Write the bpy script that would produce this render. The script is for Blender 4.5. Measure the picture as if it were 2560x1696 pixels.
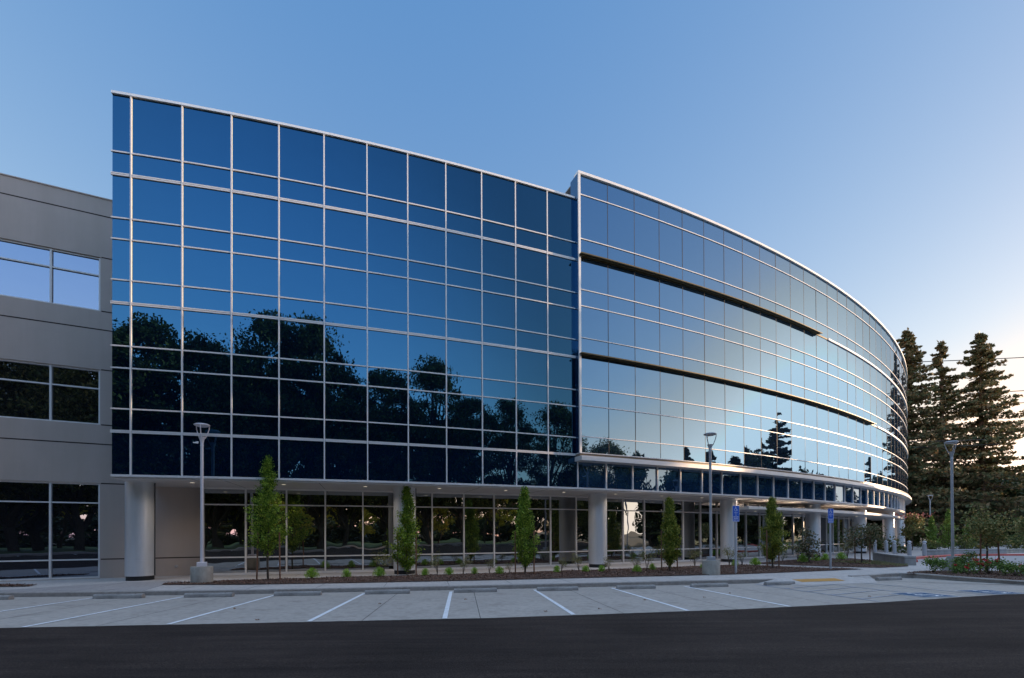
import bpy, bmesh, math, random
import numpy as np
from mathutils import Vector, Matrix
R_ = math.radians
for o in list(bpy.data.objects): bpy.data.objects.remove(o)
scn = bpy.context.scene
COL = scn.collection

# ------------------------------------------------------------------ camera
cam_d = bpy.data.cameras.new("camera")
cam = bpy.data.objects.new("camera", cam_d); COL.objects.link(cam)
cam_d.sensor_width = 36.0
cam_d.lens = 1209.0/2560.0*36.0
cam_d.shift_y = 480.46/2560.0
cam_d.clip_start = 0.1; cam_d.clip_end = 9000.0
pit, rol = 0.0077857, 0.0044029
right = Vector((1, 0, 0)); up = Vector((0, -math.sin(pit), math.cos(pit))); fwd = Vector((0, math.cos(pit), math.sin(pit)))
r2 = right*math.cos(rol) - up*math.sin(rol)
u2 = right*math.sin(rol) + up*math.cos(rol)
cam.matrix_world = Matrix(((r2.x, u2.x, -fwd.x, 0), (r2.y, u2.y, -fwd.y, 0), (r2.z, u2.z, -fwd.z, 1.6), (0, 0, 0, 1)))
scn.camera = cam

# ------------------------------------------------------------------ sky and sun
SUN_AZ, SUN_EL = 82.3, 5.6          # azimuth from +Y towards +X
w = bpy.data.worlds.new("World"); scn.world = w; w.use_nodes = True
wn = w.node_tree; wn.nodes.clear()
sky = wn.nodes.new("ShaderNodeTexSky"); sky.sky_type = 'NISHITA'; sky.sun_disc = False
sky.sun_elevation = R_(SUN_EL); sky.sun_rotation = R_(SUN_AZ)
sky.altitude = 0; sky.air_density = 1.0; sky.dust_density = 0.6; sky.ozone_density = 1.6
bg = wn.nodes.new("ShaderNodeBackground"); bg.inputs[1].default_value = 0.15
wo = wn.nodes.new("ShaderNodeOutputWorld")
# colour balance of the camera: a deeper blue zenith and a paler, less yellow horizon than the raw sky model
vm = wn.nodes.new("ShaderNodeVectorMath"); vm.operation = 'MULTIPLY_ADD'; vm.inputs[1].default_value = (1.72, 1.12, 0.66); vm.inputs[2].default_value = (-0.19, 0.335, 1.47)
vx = wn.nodes.new("ShaderNodeVectorMath"); vx.operation = 'MAXIMUM'; vx.inputs[1].default_value = (0.1, 0.1, 0.1)
vn = wn.nodes.new("ShaderNodeVectorMath"); vn.operation = 'MINIMUM'; vn.inputs[1].default_value = (9.0, 7.6, 6.4)
wn.links.new(sky.outputs[0], vm.inputs[0]); lu = wn.nodes.new("ShaderNodeVectorMath"); lu.operation = 'DOT_PRODUCT'; lu.inputs[1].default_value = (0.3, 0.5, 0.2)
mr = wn.nodes.new("ShaderNodeMapRange"); mr.interpolation_type = 'SMOOTHSTEP'; mr.inputs[1].default_value = 2.9; mr.inputs[2].default_value = 4.9
sc_ = wn.nodes.new("ShaderNodeVectorMath"); sc_.operation = 'SCALE'; sc_.inputs[0].default_value = (1.36, 1.02, 0.80)
mxs = wn.nodes.new("ShaderNodeMix"); mxs.data_type = 'VECTOR'
wn.links.new(vm.outputs[0], lu.inputs[0]); wn.links.new(lu.outputs["Value"], mr.inputs[0]); wn.links.new(lu.outputs["Value"], sc_.inputs["Scale"])
wn.links.new(mr.outputs[0], mxs.inputs[0]); wn.links.new(vm.outputs[0], mxs.inputs[4]); wn.links.new(sc_.outputs[0], mxs.inputs[5])
wn.links.new(mxs.outputs[1], vx.inputs[0]); wn.links.new(vx.outputs[0], vn.inputs[0])
# sky brightened overhead and behind the camera, added to lift ground-level light
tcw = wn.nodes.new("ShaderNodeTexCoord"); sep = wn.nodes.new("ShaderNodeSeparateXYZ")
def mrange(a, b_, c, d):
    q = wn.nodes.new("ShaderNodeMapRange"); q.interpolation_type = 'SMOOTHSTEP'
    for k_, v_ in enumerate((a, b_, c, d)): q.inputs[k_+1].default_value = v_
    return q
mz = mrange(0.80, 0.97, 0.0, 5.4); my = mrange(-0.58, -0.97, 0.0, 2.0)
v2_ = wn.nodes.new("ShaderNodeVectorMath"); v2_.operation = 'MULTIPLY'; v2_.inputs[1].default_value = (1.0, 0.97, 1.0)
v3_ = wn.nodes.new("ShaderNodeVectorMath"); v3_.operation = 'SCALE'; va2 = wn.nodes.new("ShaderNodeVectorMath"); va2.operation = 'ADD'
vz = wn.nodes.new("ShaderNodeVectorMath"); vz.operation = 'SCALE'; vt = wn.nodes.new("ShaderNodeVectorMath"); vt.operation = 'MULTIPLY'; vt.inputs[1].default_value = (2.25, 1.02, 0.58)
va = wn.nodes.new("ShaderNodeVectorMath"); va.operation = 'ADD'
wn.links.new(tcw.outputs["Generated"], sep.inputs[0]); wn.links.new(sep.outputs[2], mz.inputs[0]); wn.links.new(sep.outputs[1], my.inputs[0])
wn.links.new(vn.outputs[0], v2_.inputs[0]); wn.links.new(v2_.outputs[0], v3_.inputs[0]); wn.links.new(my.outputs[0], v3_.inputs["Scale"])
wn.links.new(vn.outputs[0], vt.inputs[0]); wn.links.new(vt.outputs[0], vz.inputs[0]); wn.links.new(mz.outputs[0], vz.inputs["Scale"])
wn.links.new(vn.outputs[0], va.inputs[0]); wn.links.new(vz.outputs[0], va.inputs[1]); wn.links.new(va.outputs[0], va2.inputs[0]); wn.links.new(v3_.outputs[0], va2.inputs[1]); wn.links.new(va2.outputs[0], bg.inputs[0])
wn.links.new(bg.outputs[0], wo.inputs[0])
sd = bpy.data.lights.new("sun", 'SUN'); sd.energy = 3.6; sd.angle = R_(0.5); sd.color = (1.0, 0.70, 0.44)
so = bpy.data.objects.new("sun", sd); COL.objects.link(so)
sv = Vector((math.sin(R_(SUN_AZ))*math.cos(R_(SUN_EL)), math.cos(R_(SUN_AZ))*math.cos(R_(SUN_EL)), math.sin(R_(SUN_EL))))
so.rotation_euler = sv.to_track_quat('Z', 'Y').to_euler(); so.location = (60, 10, 40)
vs = scn.view_settings; vs.view_transform = 'Standard'; vs.look = 'None'; vs.gamma = 1.0; vs.exposure = 0.9
scn.render.engine = 'CYCLES'

# ------------------------------------------------------------------ materials
def mat(name, col, rough=0.6, metal=0.0, noise=0.0, nscale=3.0, bump=0.0, bscale=30.0, ior=1.5, spec=0.5, emit=None, col2=None):
    m = bpy.data.materials.new(name); m.use_nodes = True
    nt = m.node_tree; b = nt.nodes["Principled BSDF"]
    b.inputs["Base Color"].default_value = (*col, 1); b.inputs["Roughness"].default_value = rough
    b.inputs["Metallic"].default_value = metal; b.inputs["IOR"].default_value = ior
    b.inputs["Specular IOR Level"].default_value = spec
    tc = nt.nodes.new("ShaderNodeTexCoord")
    if noise or col2:
        n = nt.nodes.new("ShaderNodeTexNoise"); n.inputs["Scale"].default_value = nscale; n.inputs["Detail"].default_value = 8; n.inputs["Roughness"].default_value = 0.65
        nt.links.new(tc.outputs["Object"], n.inputs["Vector"])
        rmp = nt.nodes.new("ShaderNodeValToRGB")
        c2 = col2 if col2 else tuple(c*(1+noise) for c in col); c1 = col if col2 else tuple(c*(1-noise) for c in col)
        rmp.color_ramp.elements[0].position = 0.3; rmp.color_ramp.elements[1].position = 0.7
        rmp.color_ramp.elements[0].color = (*c1, 1); rmp.color_ramp.elements[1].color = (*c2, 1)
        nt.links.new(n.outputs["Fac"], rmp.inputs["Fac"]); nt.links.new(rmp.outputs["Color"], b.inputs["Base Color"])
    if bump:
        n2 = nt.nodes.new("ShaderNodeTexNoise"); n2.inputs["Scale"].default_value = bscale; n2.inputs["Detail"].default_value = 5
        nt.links.new(tc.outputs["Object"], n2.inputs["Vector"])
        bp = nt.nodes.new("ShaderNodeBump"); bp.inputs["Distance"].default_value = bump; bp.inputs["Strength"].default_value = 1.0
        nt.links.new(n2.outputs["Fac"], bp.inputs["Height"]); nt.links.new(bp.outputs["Normal"], b.inputs["Normal"])
    if emit:
        b.inputs["Emission Color"].default_value = (*emit[0], 1); b.inputs["Emission Strength"].default_value = emit[1]
    return m

def leafmat(name, cols, trans=0.25, rough=0.55):
    m = bpy.data.materials.new(name); m.use_nodes = True
    nt = m.node_tree; b = nt.nodes["Principled BSDF"]; out = nt.nodes["Material Output"]
    g = nt.nodes.new("ShaderNodeNewGeometry"); r = nt.nodes.new("ShaderNodeValToRGB")
    cr = r.color_ramp
    while len(cr.elements) < len(cols): cr.elements.new(0.5)
    for i, c in enumerate(cols):
        cr.elements[i].position = i/(len(cols)-1); cr.elements[i].color = (*c, 1)
    nt.links.new(g.outputs["Random Per Island"], r.inputs["Fac"]); nt.links.new(r.outputs["Color"], b.inputs["Base Color"])
    b.inputs["Roughness"].default_value = rough; b.inputs["Specular IOR Level"].default_value = 0.25
    t = nt.nodes.new("ShaderNodeBsdfTranslucent"); mx = nt.nodes.new("ShaderNodeMixShader"); mx.inputs[0].default_value = trans
    nt.links.new(r.outputs["Color"], t.inputs["Color"])
    nt.links.new(b.outputs[0], mx.inputs[1]); nt.links.new(t.outputs[0], mx.inputs[2]); nt.links.new(mx.outputs[0], out.inputs["Surface"])
    return m

def glassmat(name, base, ior, tint, wav=0.003, wscale=0.9):
    m = bpy.data.materials.new(name); m.use_nodes = True
    nt = m.node_tree; b = nt.nodes["Principled BSDF"]
    b.inputs["Base Color"].default_value = (*base, 1); b.inputs["Roughness"].default_value = 0.0
    b.inputs["IOR"].default_value = ior; b.inputs["Specular Tint"].default_value = (*tint, 1)
    tc = nt.nodes.new("ShaderNodeTexCoord"); n = nt.nodes.new("ShaderNodeTexNoise")
    n.inputs["Scale"].default_value = wscale; n.inputs["Detail"].default_value = 1.0
    nt.links.new(tc.outputs["Object"], n.inputs["Vector"])
    bp = nt.nodes.new("ShaderNodeBump"); bp.inputs["Distance"].default_value = wav; bp.inputs["Strength"].default_value = 1.0
    nt.links.new(n.outputs["Fac"], bp.inputs["Height"]); nt.links.new(bp.outputs["Normal"], b.inputs["Normal"])
    return m

M = dict(
 glass_main=glassmat("blue_mirror_glass", (0.0012, 0.005, 0.016), 2.6, (0.17, 0.52, 0.86)),
 glass_low=glassmat("blue_spandrel_glass", (0.0018, 0.008, 0.026), 2.5, (0.19, 0.51, 0.85)),
 glass_up=glassmat("pale_mirror_glass", (0.006, 0.014, 0.035), 4.8, (0.39, 0.67, 0.99)),
 glass_rib=glassmat("ribbon_glass", (0.006, 0.028, 0.08), 2.8, (0.45, 0.72, 1.0)),
 glass_sf=glassmat("storefront_glass", (0.006, 0.009, 0.011), 4.0, (0.95, 0.98, 1.0), wav=0.004, wscale=1.2),
 glass_wing=glassmat("wing_glass", (0.008, 0.010, 0.014), 3.4, (0.66, 0.78, 1.0), wav=0.003),
 alu=mat("white_aluminium", (0.78, 0.75, 0.74), 0.38, 0.0, noise=0.03, nscale=2, spec=0.6),
 alu_dk=mat("dark_joint_silicone", (0.03, 0.03, 0.035), 0.6),
 cap=mat("parapet_cap_metal", (0.82, 0.79, 0.76), 0.4, 0.2, noise=0.03),
 fascia=mat("painted_metal_fascia", (0.80, 0.76, 0.73), 0.35, 0.1, noise=0.04, nscale=1.5),
 ledge=mat("bronze_ledge_metal", (0.20, 0.16, 0.12), 0.4, 0.5, noise=0.1),
 bronze=mat("dark_bronze_metal", (0.13, 0.10, 0.05), 0.45, 0.3, noise=0.15),
 soffit=mat("soffit_panel", (0.62, 0.59, 0.58), 0.45, 0.2, noise=0.04, nscale=0.7),
 column=mat("metal_clad_column", (0.80, 0.81, 0.85), 0.40, 0.5, noise=0.03, nscale=1.2),
 dark=mat("dark_rubber_base", (0.02, 0.02, 0.022), 0.6),
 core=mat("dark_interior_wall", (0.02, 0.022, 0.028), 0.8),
 wing=mat("painted_precast_concrete", (0.53, 0.435, 0.385), 0.5, 0.0, noise=0.05, nscale=0.6, bump=0.0012, bscale=60, spec=0.4),
 joint=mat("dark_joint_line", (0.035, 0.02, 0.018), 0.8),
 roof=mat("roof_membrane", (0.3, 0.3, 0.3), 0.8, noise=0.08),
 lamp_w=mat("pale_painted_steel", (0.74, 0.70, 0.74), 0.4, 0.1, noise=0.03),
 lamp_d=mat("grey_painted_steel", (0.44, 0.44, 0.47), 0.42, 0.2, noise=0.03),
 conc=mat("lamp_base_concrete", (0.42, 0.385, 0.34), 0.85, noise=0.16, nscale=5, bump=0.004, bscale=25),
 conc_blue=mat("planter_concrete", (0.38, 0.36, 0.355), 0.85, noise=0.12, nscale=3, bump=0.003, bscale=25),
 galv=mat("galvanised_sign_post", (0.50, 0.52, 0.58), 0.4, 0.3, noise=0.05),
 sign_b=mat("sign_blue", (0.012, 0.12, 0.62), 0.35),
 sign_w=mat("sign_white", (0.85, 0.86, 0.88), 0.4),
 stake=mat("wooden_stake", (0.22, 0.105, 0.06), 0.8, noise=0.2, nscale=8),
 bark=mat("grey_brown_bark", (0.10, 0.075, 0.055), 0.9, noise=0.3, nscale=5, bump=0.02, bscale=8),
 bark_red=mat("redwood_bark", (0.14, 0.085, 0.06), 0.9, noise=0.3, nscale=3, bump=0.03, bscale=6),
 red=mat("red_kerb_paint", (0.60, 0.125, 0.10), 0.6, noise=0.15, nscale=6),
 yellow=mat("yellow_tactile_paving", (0.50, 0.25, 0.05), 0.7, noise=0.1, nscale=10),
 paint=mat("white_line_paint", (0.80, 0.81, 0.84), 0.6, noise=0.1, nscale=6),
 paint_b=mat("blue_line_paint", (0.33, 0.345, 0.41), 0.6, noise=0.2, nscale=5),
 paint_b2=mat("blue_stencil_paint", (0.02, 0.08, 0.17), 0.8, noise=0.15, nscale=6),
 wire=mat("power_cable", (0.05, 0.05, 0.06), 0.6),
 stopc=mat("wheel_stop_concrete", (0.36, 0.34, 0.33), 0.85, noise=0.14, nscale=6, bump=0.003, bscale=30),
 light=mat("downlight_lens", (0.8, 0.78, 0.7), 0.3, emit=((1.0, 0.84, 0.62), 0.32)),
 bwall=mat("distant_painted_wall", (0.30, 0.31, 0.33), 0.7, noise=0.05),
 broof=mat("distant_red_roof_edge", (0.28, 0.07, 0.05), 0.7),
)
LEAF = dict(
 broad=leafmat("dark_broadleaf", [(0.04, 0.055, 0.016), (0.12, 0.14, 0.035), (0.34, 0.28, 0.08)], 0.25),
 bgdark=leafmat("dark_evergreen_leaves", [(0.03, 0.045, 0.02), (0.06, 0.08, 0.03), (0.14, 0.13, 0.04)], 0.1),
 redwood=leafmat("redwood_needles", [(0.06, 0.08, 0.035), (0.12, 0.125, 0.055), (0.20, 0.15, 0.07), (0.27, 0.165, 0.08)], 0.2),
 hornbeam=leafmat("hornbeam_leaves", [(0.03, 0.08, 0.01), (0.17, 0.30, 0.035), (0.50, 0.62, 0.09)], 0.35),
 hornbeam_d=leafmat("dull_hornbeam_leaves", [(0.03, 0.07, 0.01), (0.18, 0.25, 0.035), (0.52, 0.48, 0.09)], 0.35),
 tuft=leafmat("bright_tuft_leaves", [(0.125, 0.275, 0.025), (0.300, 0.525, 0.062), (0.525, 0.688, 0.125)], 0.35),
 wispy=leafmat("wispy_shrub_leaves", [(0.111, 0.155, 0.066), (0.243, 0.265, 0.111), (0.376, 0.265, 0.133)], 0.25),
 olive=leafmat("olive_bronze_leaves", [(0.096, 0.136, 0.040), (0.218, 0.232, 0.082), (0.462, 0.326, 0.122)], 0.2),
 magn=leafmat("dark_purple_green_leaves", [(0.054, 0.076, 0.037), (0.136, 0.150, 0.068), (0.326, 0.218, 0.122)], 0.15),
 rose=leafmat("rose_bush_leaves", [(0.062, 0.114, 0.031), (0.146, 0.250, 0.062), (0.270, 0.354, 0.083)], 0.25),
 flower=leafmat("red_rose_petals", [(0.450, 0.015, 0.030), (0.750, 0.030, 0.060), (0.825, 0.090, 0.090)], 0.2),
 pink=leafmat("pink_myrtle_flowers", [(0.420, 0.112, 0.098), (0.588, 0.210, 0.182), (0.420, 0.168, 0.112)], 0.2),
 yellow=leafmat("golden_young_leaves", [(0.25, 0.28, 0.03), (0.62, 0.50, 0.06), (0.80, 0.60, 0.08)], 0.3),
 bamboo=leafmat("light_green_column_leaves", [(0.090, 0.150, 0.030), (0.195, 0.300, 0.060), (0.300, 0.390, 0.075)], 0.3),
 shrub=leafmat("dull_green_shrub_leaves", [(0.04, 0.06, 0.02), (0.09, 0.12, 0.035), (0.22, 0.22, 0.05)], 0.2),
 chips=leafmat("bark_chips", [(0.075, 0.036, 0.024), (0.180, 0.093, 0.068), (0.390, 0.255, 0.195)], 0.0, 0.9),
 dry=leafmat("dry_fallen_leaf", [(0.117, 0.052, 0.026), (0.260, 0.117, 0.052)], 0.0, 0.8),
)

def weather(m, sx, sz, lo, p0=0.35, p1=0.62):
    nt = m.node_tree; b = nt.nodes["Principled BSDF"]; tc = [n for n in nt.nodes if n.type == 'TEX_COORD'][0]
    prev = b.inputs["Base Color"].links[0].from_socket
    mp = nt.nodes.new("ShaderNodeMapping"); mp.inputs["Scale"].default_value = (sx, sx, sz); nt.links.new(tc.outputs["Object"], mp.inputs[0])
    n = nt.nodes.new("ShaderNodeTexNoise"); n.inputs["Scale"].default_value = 1.0; n.inputs["Detail"].default_value = 7; n.inputs["Roughness"].default_value = 0.65; nt.links.new(mp.outputs[0], n.inputs["Vector"])
    r = nt.nodes.new("ShaderNodeValToRGB"); r.color_ramp.elements[0].position = p0; r.color_ramp.elements[0].color = (lo, lo, lo*0.98, 1); r.color_ramp.elements[1].position = p1; r.color_ramp.elements[1].color = (1, 1, 1, 1)
    nt.links.new(n.outputs["Fac"], r.inputs["Fac"]); mx = nt.nodes.new("ShaderNodeMix"); mx.data_type = 'RGBA'; mx.blend_type = 'MULTIPLY'; mx.inputs[0].default_value = 1.0
    nt.links.new(prev, mx.inputs[6]); nt.links.new(r.outputs["Color"], mx.inputs[7]); nt.links.new(mx.outputs[2], b.inputs["Base Color"])
weather(M['wing'], 1.6, 0.14, 0.93); weather(M['column'], 3.0, 0.5, 0.90); weather(M['stopc'], 4, 4, 0.7); weather(M['conc'], 3, 1.2, 0.75); weather(M['conc_blue'], 2.5, 0.8, 0.8); weather(M['paint'], 7, 7, 0.72, 0.3, 0.45)

# ------------------------------------------------------------------ helpers
def tag(o, label=None, cat=None, group=None, kind=None):
    if label: o['label'] = label
    if cat: o['category'] = cat
    if group: o['group'] = group
    if kind: o['kind'] = kind
    return o

def empty(name, loc=(0, 0, 0), rz=0.0, label=None, cat=None, group=None):
    o = bpy.data.objects.new(name, None); COL.objects.link(o)
    o.location = loc; o.rotation_euler = (0, 0, rz); o.empty_display_size = 0.3
    return tag(o, label, cat, group)

class MB:
    """collects vertices and faces of one mesh"""
    def __init__(s): s.v = []; s.f = []; s.mi = []
    def add(s, vs, fs, mi=0):
        n = len(s.v); s.v += [tuple(map(float, v)) for v in vs]; s.f += [tuple(i+n for i in f) for f in fs]; s.mi += [mi]*len(fs); return s
    def box(s, x0, x1, y0, y1, z0, z1, mi=0):
        return s.add([(x0,y0,z0),(x1,y0,z0),(x1,y1,z0),(x0,y1,z0),(x0,y0,z1),(x1,y0,z1),(x1,y1,z1),(x0,y1,z1)],
                     [(0,3,2,1),(4,5,6,7),(0,1,5,4),(1,2,6,5),(2,3,7,6),(3,0,4,7)], mi)
    def obox(s, p, ax, ay, hx, hy, z0, z1, mi=0):
        """box centred on p (x,y), axes ax, ay (unit 2-vectors), half sizes"""
        P = np.array(p[:2]); ax = np.array(ax); ay = np.array(ay)
        c = [P-ax*hx-ay*hy, P+ax*hx-ay*hy, P+ax*hx+ay*hy, P-ax*hx+ay*hy]
        if ax[0]*ay[1]-ax[1]*ay[0] < 0: c = c[::-1]
        return s.add([(*q, z0) for q in c]+[(*q, z1) for q in c], [(0,3,2,1),(4,5,6,7),(0,1,5,4),(1,2,6,5),(2,3,7,6),(3,0,4,7)], mi)
    def prism(s, pts, z0, z1, mi=0):
        """vertical prism over polygon pts (ccw); z may be callable"""
        n = len(pts); f0 = z0 if callable(z0) else (lambda q: z0); f1 = z1 if callable(z1) else (lambda q: z1)
        return s.add([(*q, f0(q)) for q in pts]+[(*q, f1(q)) for q in pts],
                     [tuple(range(n))[::-1], tuple(range(n, 2*n))]+[(i, (i+1) % n, n+(i+1) % n, n+i) for i in range(n)], mi)
    def lathe(s, prof, n=24, c=(0, 0), mi=0, z=0):
        """prof: list of (r, z)"""
        k = len(prof); vs = []
        for r, zz in prof:
            for i in range(n):
                a = 2*math.pi*i/n; vs.append((c[0]+r*math.cos(a), c[1]+r*math.sin(a), z+zz))
        fs = [(j*n+i, j*n+(i+1) % n, (j+1)*n+(i+1) % n, (j+1)*n+i) for j in range(k-1) for i in range(n)]
        fs += [tuple(range(n))[::-1], tuple(range((k-1)*n, k*n))]
        return s.add(vs, fs, mi)
    def tube(s, pts, rad, n=8, mi=0):
        pts = [Vector(p) for p in pts]; k = len(pts); rr = rad if hasattr(rad, '__len__') else [rad]*k; vs = []
        for j in range(k):
            d = (pts[min(j+1, k-1)]-pts[max(j-1, 0)]).normalized()
            a = d.cross(Vector((0, 0, 1)) if abs(d.z) < 0.9 else Vector((1, 0, 0))).normalized(); b = d.cross(a)
            for i in range(n):
                t = 2*math.pi*i/n; q = pts[j]+(a*math.cos(t)+b*math.sin(t))*rr[j]; vs.append(q)
        fs = [(j*n+i, j*n+(i+1) % n, (j+1)*n+(i+1) % n, (j+1)*n+i) for j in range(k-1) for i in range(n)]
        fs += [tuple(range(n))[::-1], tuple(range((k-1)*n, k*n))]
        return s.add(vs, fs, mi)
    def build(s, name, m, parent=None, smooth=False, bevel=0.0):
        me = bpy.data.meshes.new(name); me.from_pydata(s.v, [], s.f); me.update()
        for mm in (m if isinstance(m, (list, tuple)) else [m]): me.materials.append(mm)
        if isinstance(m, (list, tuple)): me.polygons.foreach_set("material_index", s.mi)
        bm = bmesh.new(); bm.from_mesh(me); bmesh.ops.recalc_face_normals(bm, faces=bm.faces); bm.to_mesh(me); bm.free()
        if smooth:
            me.polygons.foreach_set("use_smooth", [len(p.vertices) <= 4 for p in me.polygons])
            me.set_sharp_from_angle(angle=R_(40))
        o = bpy.data.objects.new(name, me); COL.objects.link(o); o.parent = parent
        if bevel:
            bv = o.modifiers.new("bevel", 'BEVEL'); bv.width = bevel; bv.segments = 2; bv.limit_method = 'ANGLE'
        return o

def flat(me_name, vs, fs, m, parent=None, kind=None):
    me = bpy.data.meshes.new(me_name); me.from_pydata(vs, [], fs); me.update()
    me.materials.append(m); o = bpy.data.objects.new(me_name, me); COL.objects.link(o); o.parent = parent
    if kind: o['kind'] = kind
    return o

ORD = 'first second third fourth fifth sixth seventh eighth ninth tenth eleventh twelfth thirteenth fourteenth fifteenth sixteenth seventeenth eighteenth nineteenth twentieth'.split()
ORD += ['twenty-'+w_ for w_ in ORD[:9]]
def copy_tree(root, loc=None, rz=None, sc=None, label=None, group=None):
    r = root.copy(); COL.objects.link(r)
    for ch in root.children:
        c = ch.copy(); COL.objects.link(c); c.parent = r
        for g in ch.children:
            d = g.copy(); COL.objects.link(d); d.parent = c
    if loc is not None: r.location = loc
    if rz is not None: r.rotation_euler = (0, 0, rz)
    if sc is not None: r.scale = sc if hasattr(sc, '__len__') else (sc, sc, sc)
    if label: r['label'] = label
    if group: r['group'] = group
    return r

# leaves as small rhombi (numpy, one mesh)
def leaves(name, P, size, m, rng, parent=None, flatn=None, aspect=0.55, stretch=None):
    """P (n,3) centres; flatn 0..1 pulls leaf planes horizontal"""
    n = len(P); sz = size*(0.6+0.8*rng.random((n, 1)))
    d = rng.normal(size=(n, 3))
    if stretch is not None: d = d*0.5+np.asarray(stretch)
    if flatn: d[:, 2] *= (1-flatn)
    d /= np.linalg.norm(d, axis=1, keepdims=True)
    e = rng.normal(size=(n, 3))
    if flatn: e[:, 2] *= (1-flatn)
    e -= (e*d).sum(1, keepdims=True)*d; e /= np.linalg.norm(e, axis=1, keepdims=True)
    V = np.stack([P-d*sz, P+e*sz*aspect-d*sz*0.1, P+d*sz, P-e*sz*aspect-d*sz*0.1], 1).reshape(-1, 3)
    me = bpy.data.meshes.new(name); me.vertices.add(4*n); me.vertices.foreach_set("co", V.ravel().astype(np.float32))
    me.loops.add(4*n); me.loops.foreach_set("vertex_index", np.arange(4*n, dtype=np.int32))
    me.polygons.add(n); me.polygons.foreach_set("loop_start", np.arange(0, 4*n, 4, dtype=np.int32)); me.polygons.foreach_set("loop_total", np.full(n, 4, dtype=np.int32))
    me.update(calc_edges=True); me.validate()
    me.materials.append(m); o = bpy.data.objects.new(name, me); COL.objects.link(o); o.parent = parent
    return o

# ------------------------------------------------------------------ plan geometry
C = np.array([-35.37, 112.54])
def P(th, rho): t = R_(th); return C+rho*np.array([math.sin(t), -math.cos(t)])
def nrm(th): t = R_(th); return np.array([math.sin(t), -math.cos(t)])      # outward
def tan_(th): t = R_(th); return np.array([math.cos(t), math.sin(t)])
RG = 98.40; RU = 98.67; RS = 95.60
TH = [12.72, 13.052, 13.963, 14.876, 15.791, 16.703, 17.614, 18.519, 19.414, 20.302, 21.189, 22.074, 22.94]
TH += [22.94+0.8865*k for k in range(1, 43)]           # up to about 60 degrees
NM = 12                                                # bays of the left section
def arc(mb, ths, r0, r1, z0, z1, mi=0, closed=True):
    """faceted ring segment between radii r0<r1"""
    n = len(ths); vs = []
    for t in ths:
        a, b = P(t, r0), P(t, r1); vs += [(*a, z0), (*b, z0), (*b, z1), (*a, z1)]
    fs = []
    for i in range(n-1):
        for j in range(4): fs.append((4*i+j, 4*(i+1)+j, 4*(i+1)+(j+1) % 4, 4*i+(j+1) % 4))
    fs += [(0, 1, 2, 3), (4*n-1, 4*n-2, 4*n-3, 4*n-4)]
    return mb.add(vs, fs, mi)
rnd = random.Random(7)
def pane(mb, t0, t1, r, z0, z1, tilt=0.003, mi=0):
    """one flat glass pane with a trace of installation tilt"""
    j = [rnd.uniform(-1, 1)*tilt for _ in range(3)]; h = z1-z0
    a = P(t0, r+j[0]); b = P(t1, r+j[1]); k = j[2]*h*0.6
    a2 = P(t0, r+j[0]+k); b2 = P(t1, r+j[1]+k)
    mb.add([(*a, z0), (*b, z0), (*b2, z1), (*a2, z1)], [(0, 1, 2, 3)], mi)

# ================================================================== GLASS BUILDING
bld = empty("glass_office_building", (*P(30, RG-6), 0), 0, "long curved office building with blue mirrored curtain wall on silver round columns", "office building")
ORG = np.array(P(30, RG-6))
def bpart(mb, name, m, smooth=False, parent=None, bevel=0):
    mb.v = [(v[0]-ORG[0], v[1]-ORG[1], v[2]) for v in mb.v]
    return mb.build(name, m, parent or bld, smooth, bevel)

ZM = [3.73, 5.217, 6.0, 7.41, 8.17, 9.65, 10.45, 11.86, 12.59, 14.10, 14.88, 16.87]     # left section lines
ZD = (5.217, 9.65, 14.10)                                                                 # doubled transoms
ZU = [5.26, 6.02, 7.42, 8.19, 9.70, 10.48, 11.91, 12.65, 14.16, 14.95, 16.95, 17.85]
# solid core behind the glass
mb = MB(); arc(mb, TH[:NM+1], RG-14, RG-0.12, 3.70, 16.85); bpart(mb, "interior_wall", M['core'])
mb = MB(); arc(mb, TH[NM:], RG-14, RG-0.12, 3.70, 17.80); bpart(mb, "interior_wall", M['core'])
SFE = 45.2
SF = [13.8, 14.74, 15.67, 16.59, 17.52, 18.43, 19.35, 20.25, 21.15, 22.06, 22.97, 23.87, 24.77, 25.67, 26.56, 27.46, 28.35, 29.24, 30.14, 31.03, 31.91, 32.84, 33.7, 34.6, 35.51, 36.45]+[36.45+0.875*k for k in range(1, 11)]
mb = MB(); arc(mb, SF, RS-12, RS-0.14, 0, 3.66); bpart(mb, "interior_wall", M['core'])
# windows of the left section: one per bay and storey
bands_m = [(0, 1), (1, 5), (5, 9), (9, 11)]
for k in range(NM):
    for a, b in bands_m:
        mb = MB()
        for i in range(a, b): pane(mb, TH[k], TH[k+1], RG, ZM[i], ZM[i+1])
        bpart(mb, "window", M['glass_low' if a == 0 else 'glass_main'])
# upper windows of the right section
bands_u = [(0, 4), (4, 8), (8, 11)]
rest = MB()
for k in range(NM, len(TH)-1):
    for a, b in bands_u:
        near = k < NM+17
        mb = MB() if near else rest
        for i in range(a, b): pane(mb, TH[k]+0.0, TH[k+1], RU, ZU[i], ZU[i+1], tilt=0.004)
        if near: bpart(mb, "window", M['glass_up'])
o = bpart(rest, "window", M['glass_up']); o['kind'] = 'stuff'
# ribbon of windows under the ledge
for k in range(NM, len(TH)-1):
    mb = MB(); pane(mb, TH[k], TH[k+1], RG, 3.73, 5.06, tilt=0.003); bpart(mb, "ribbon_window", M['glass_rib'])
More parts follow.
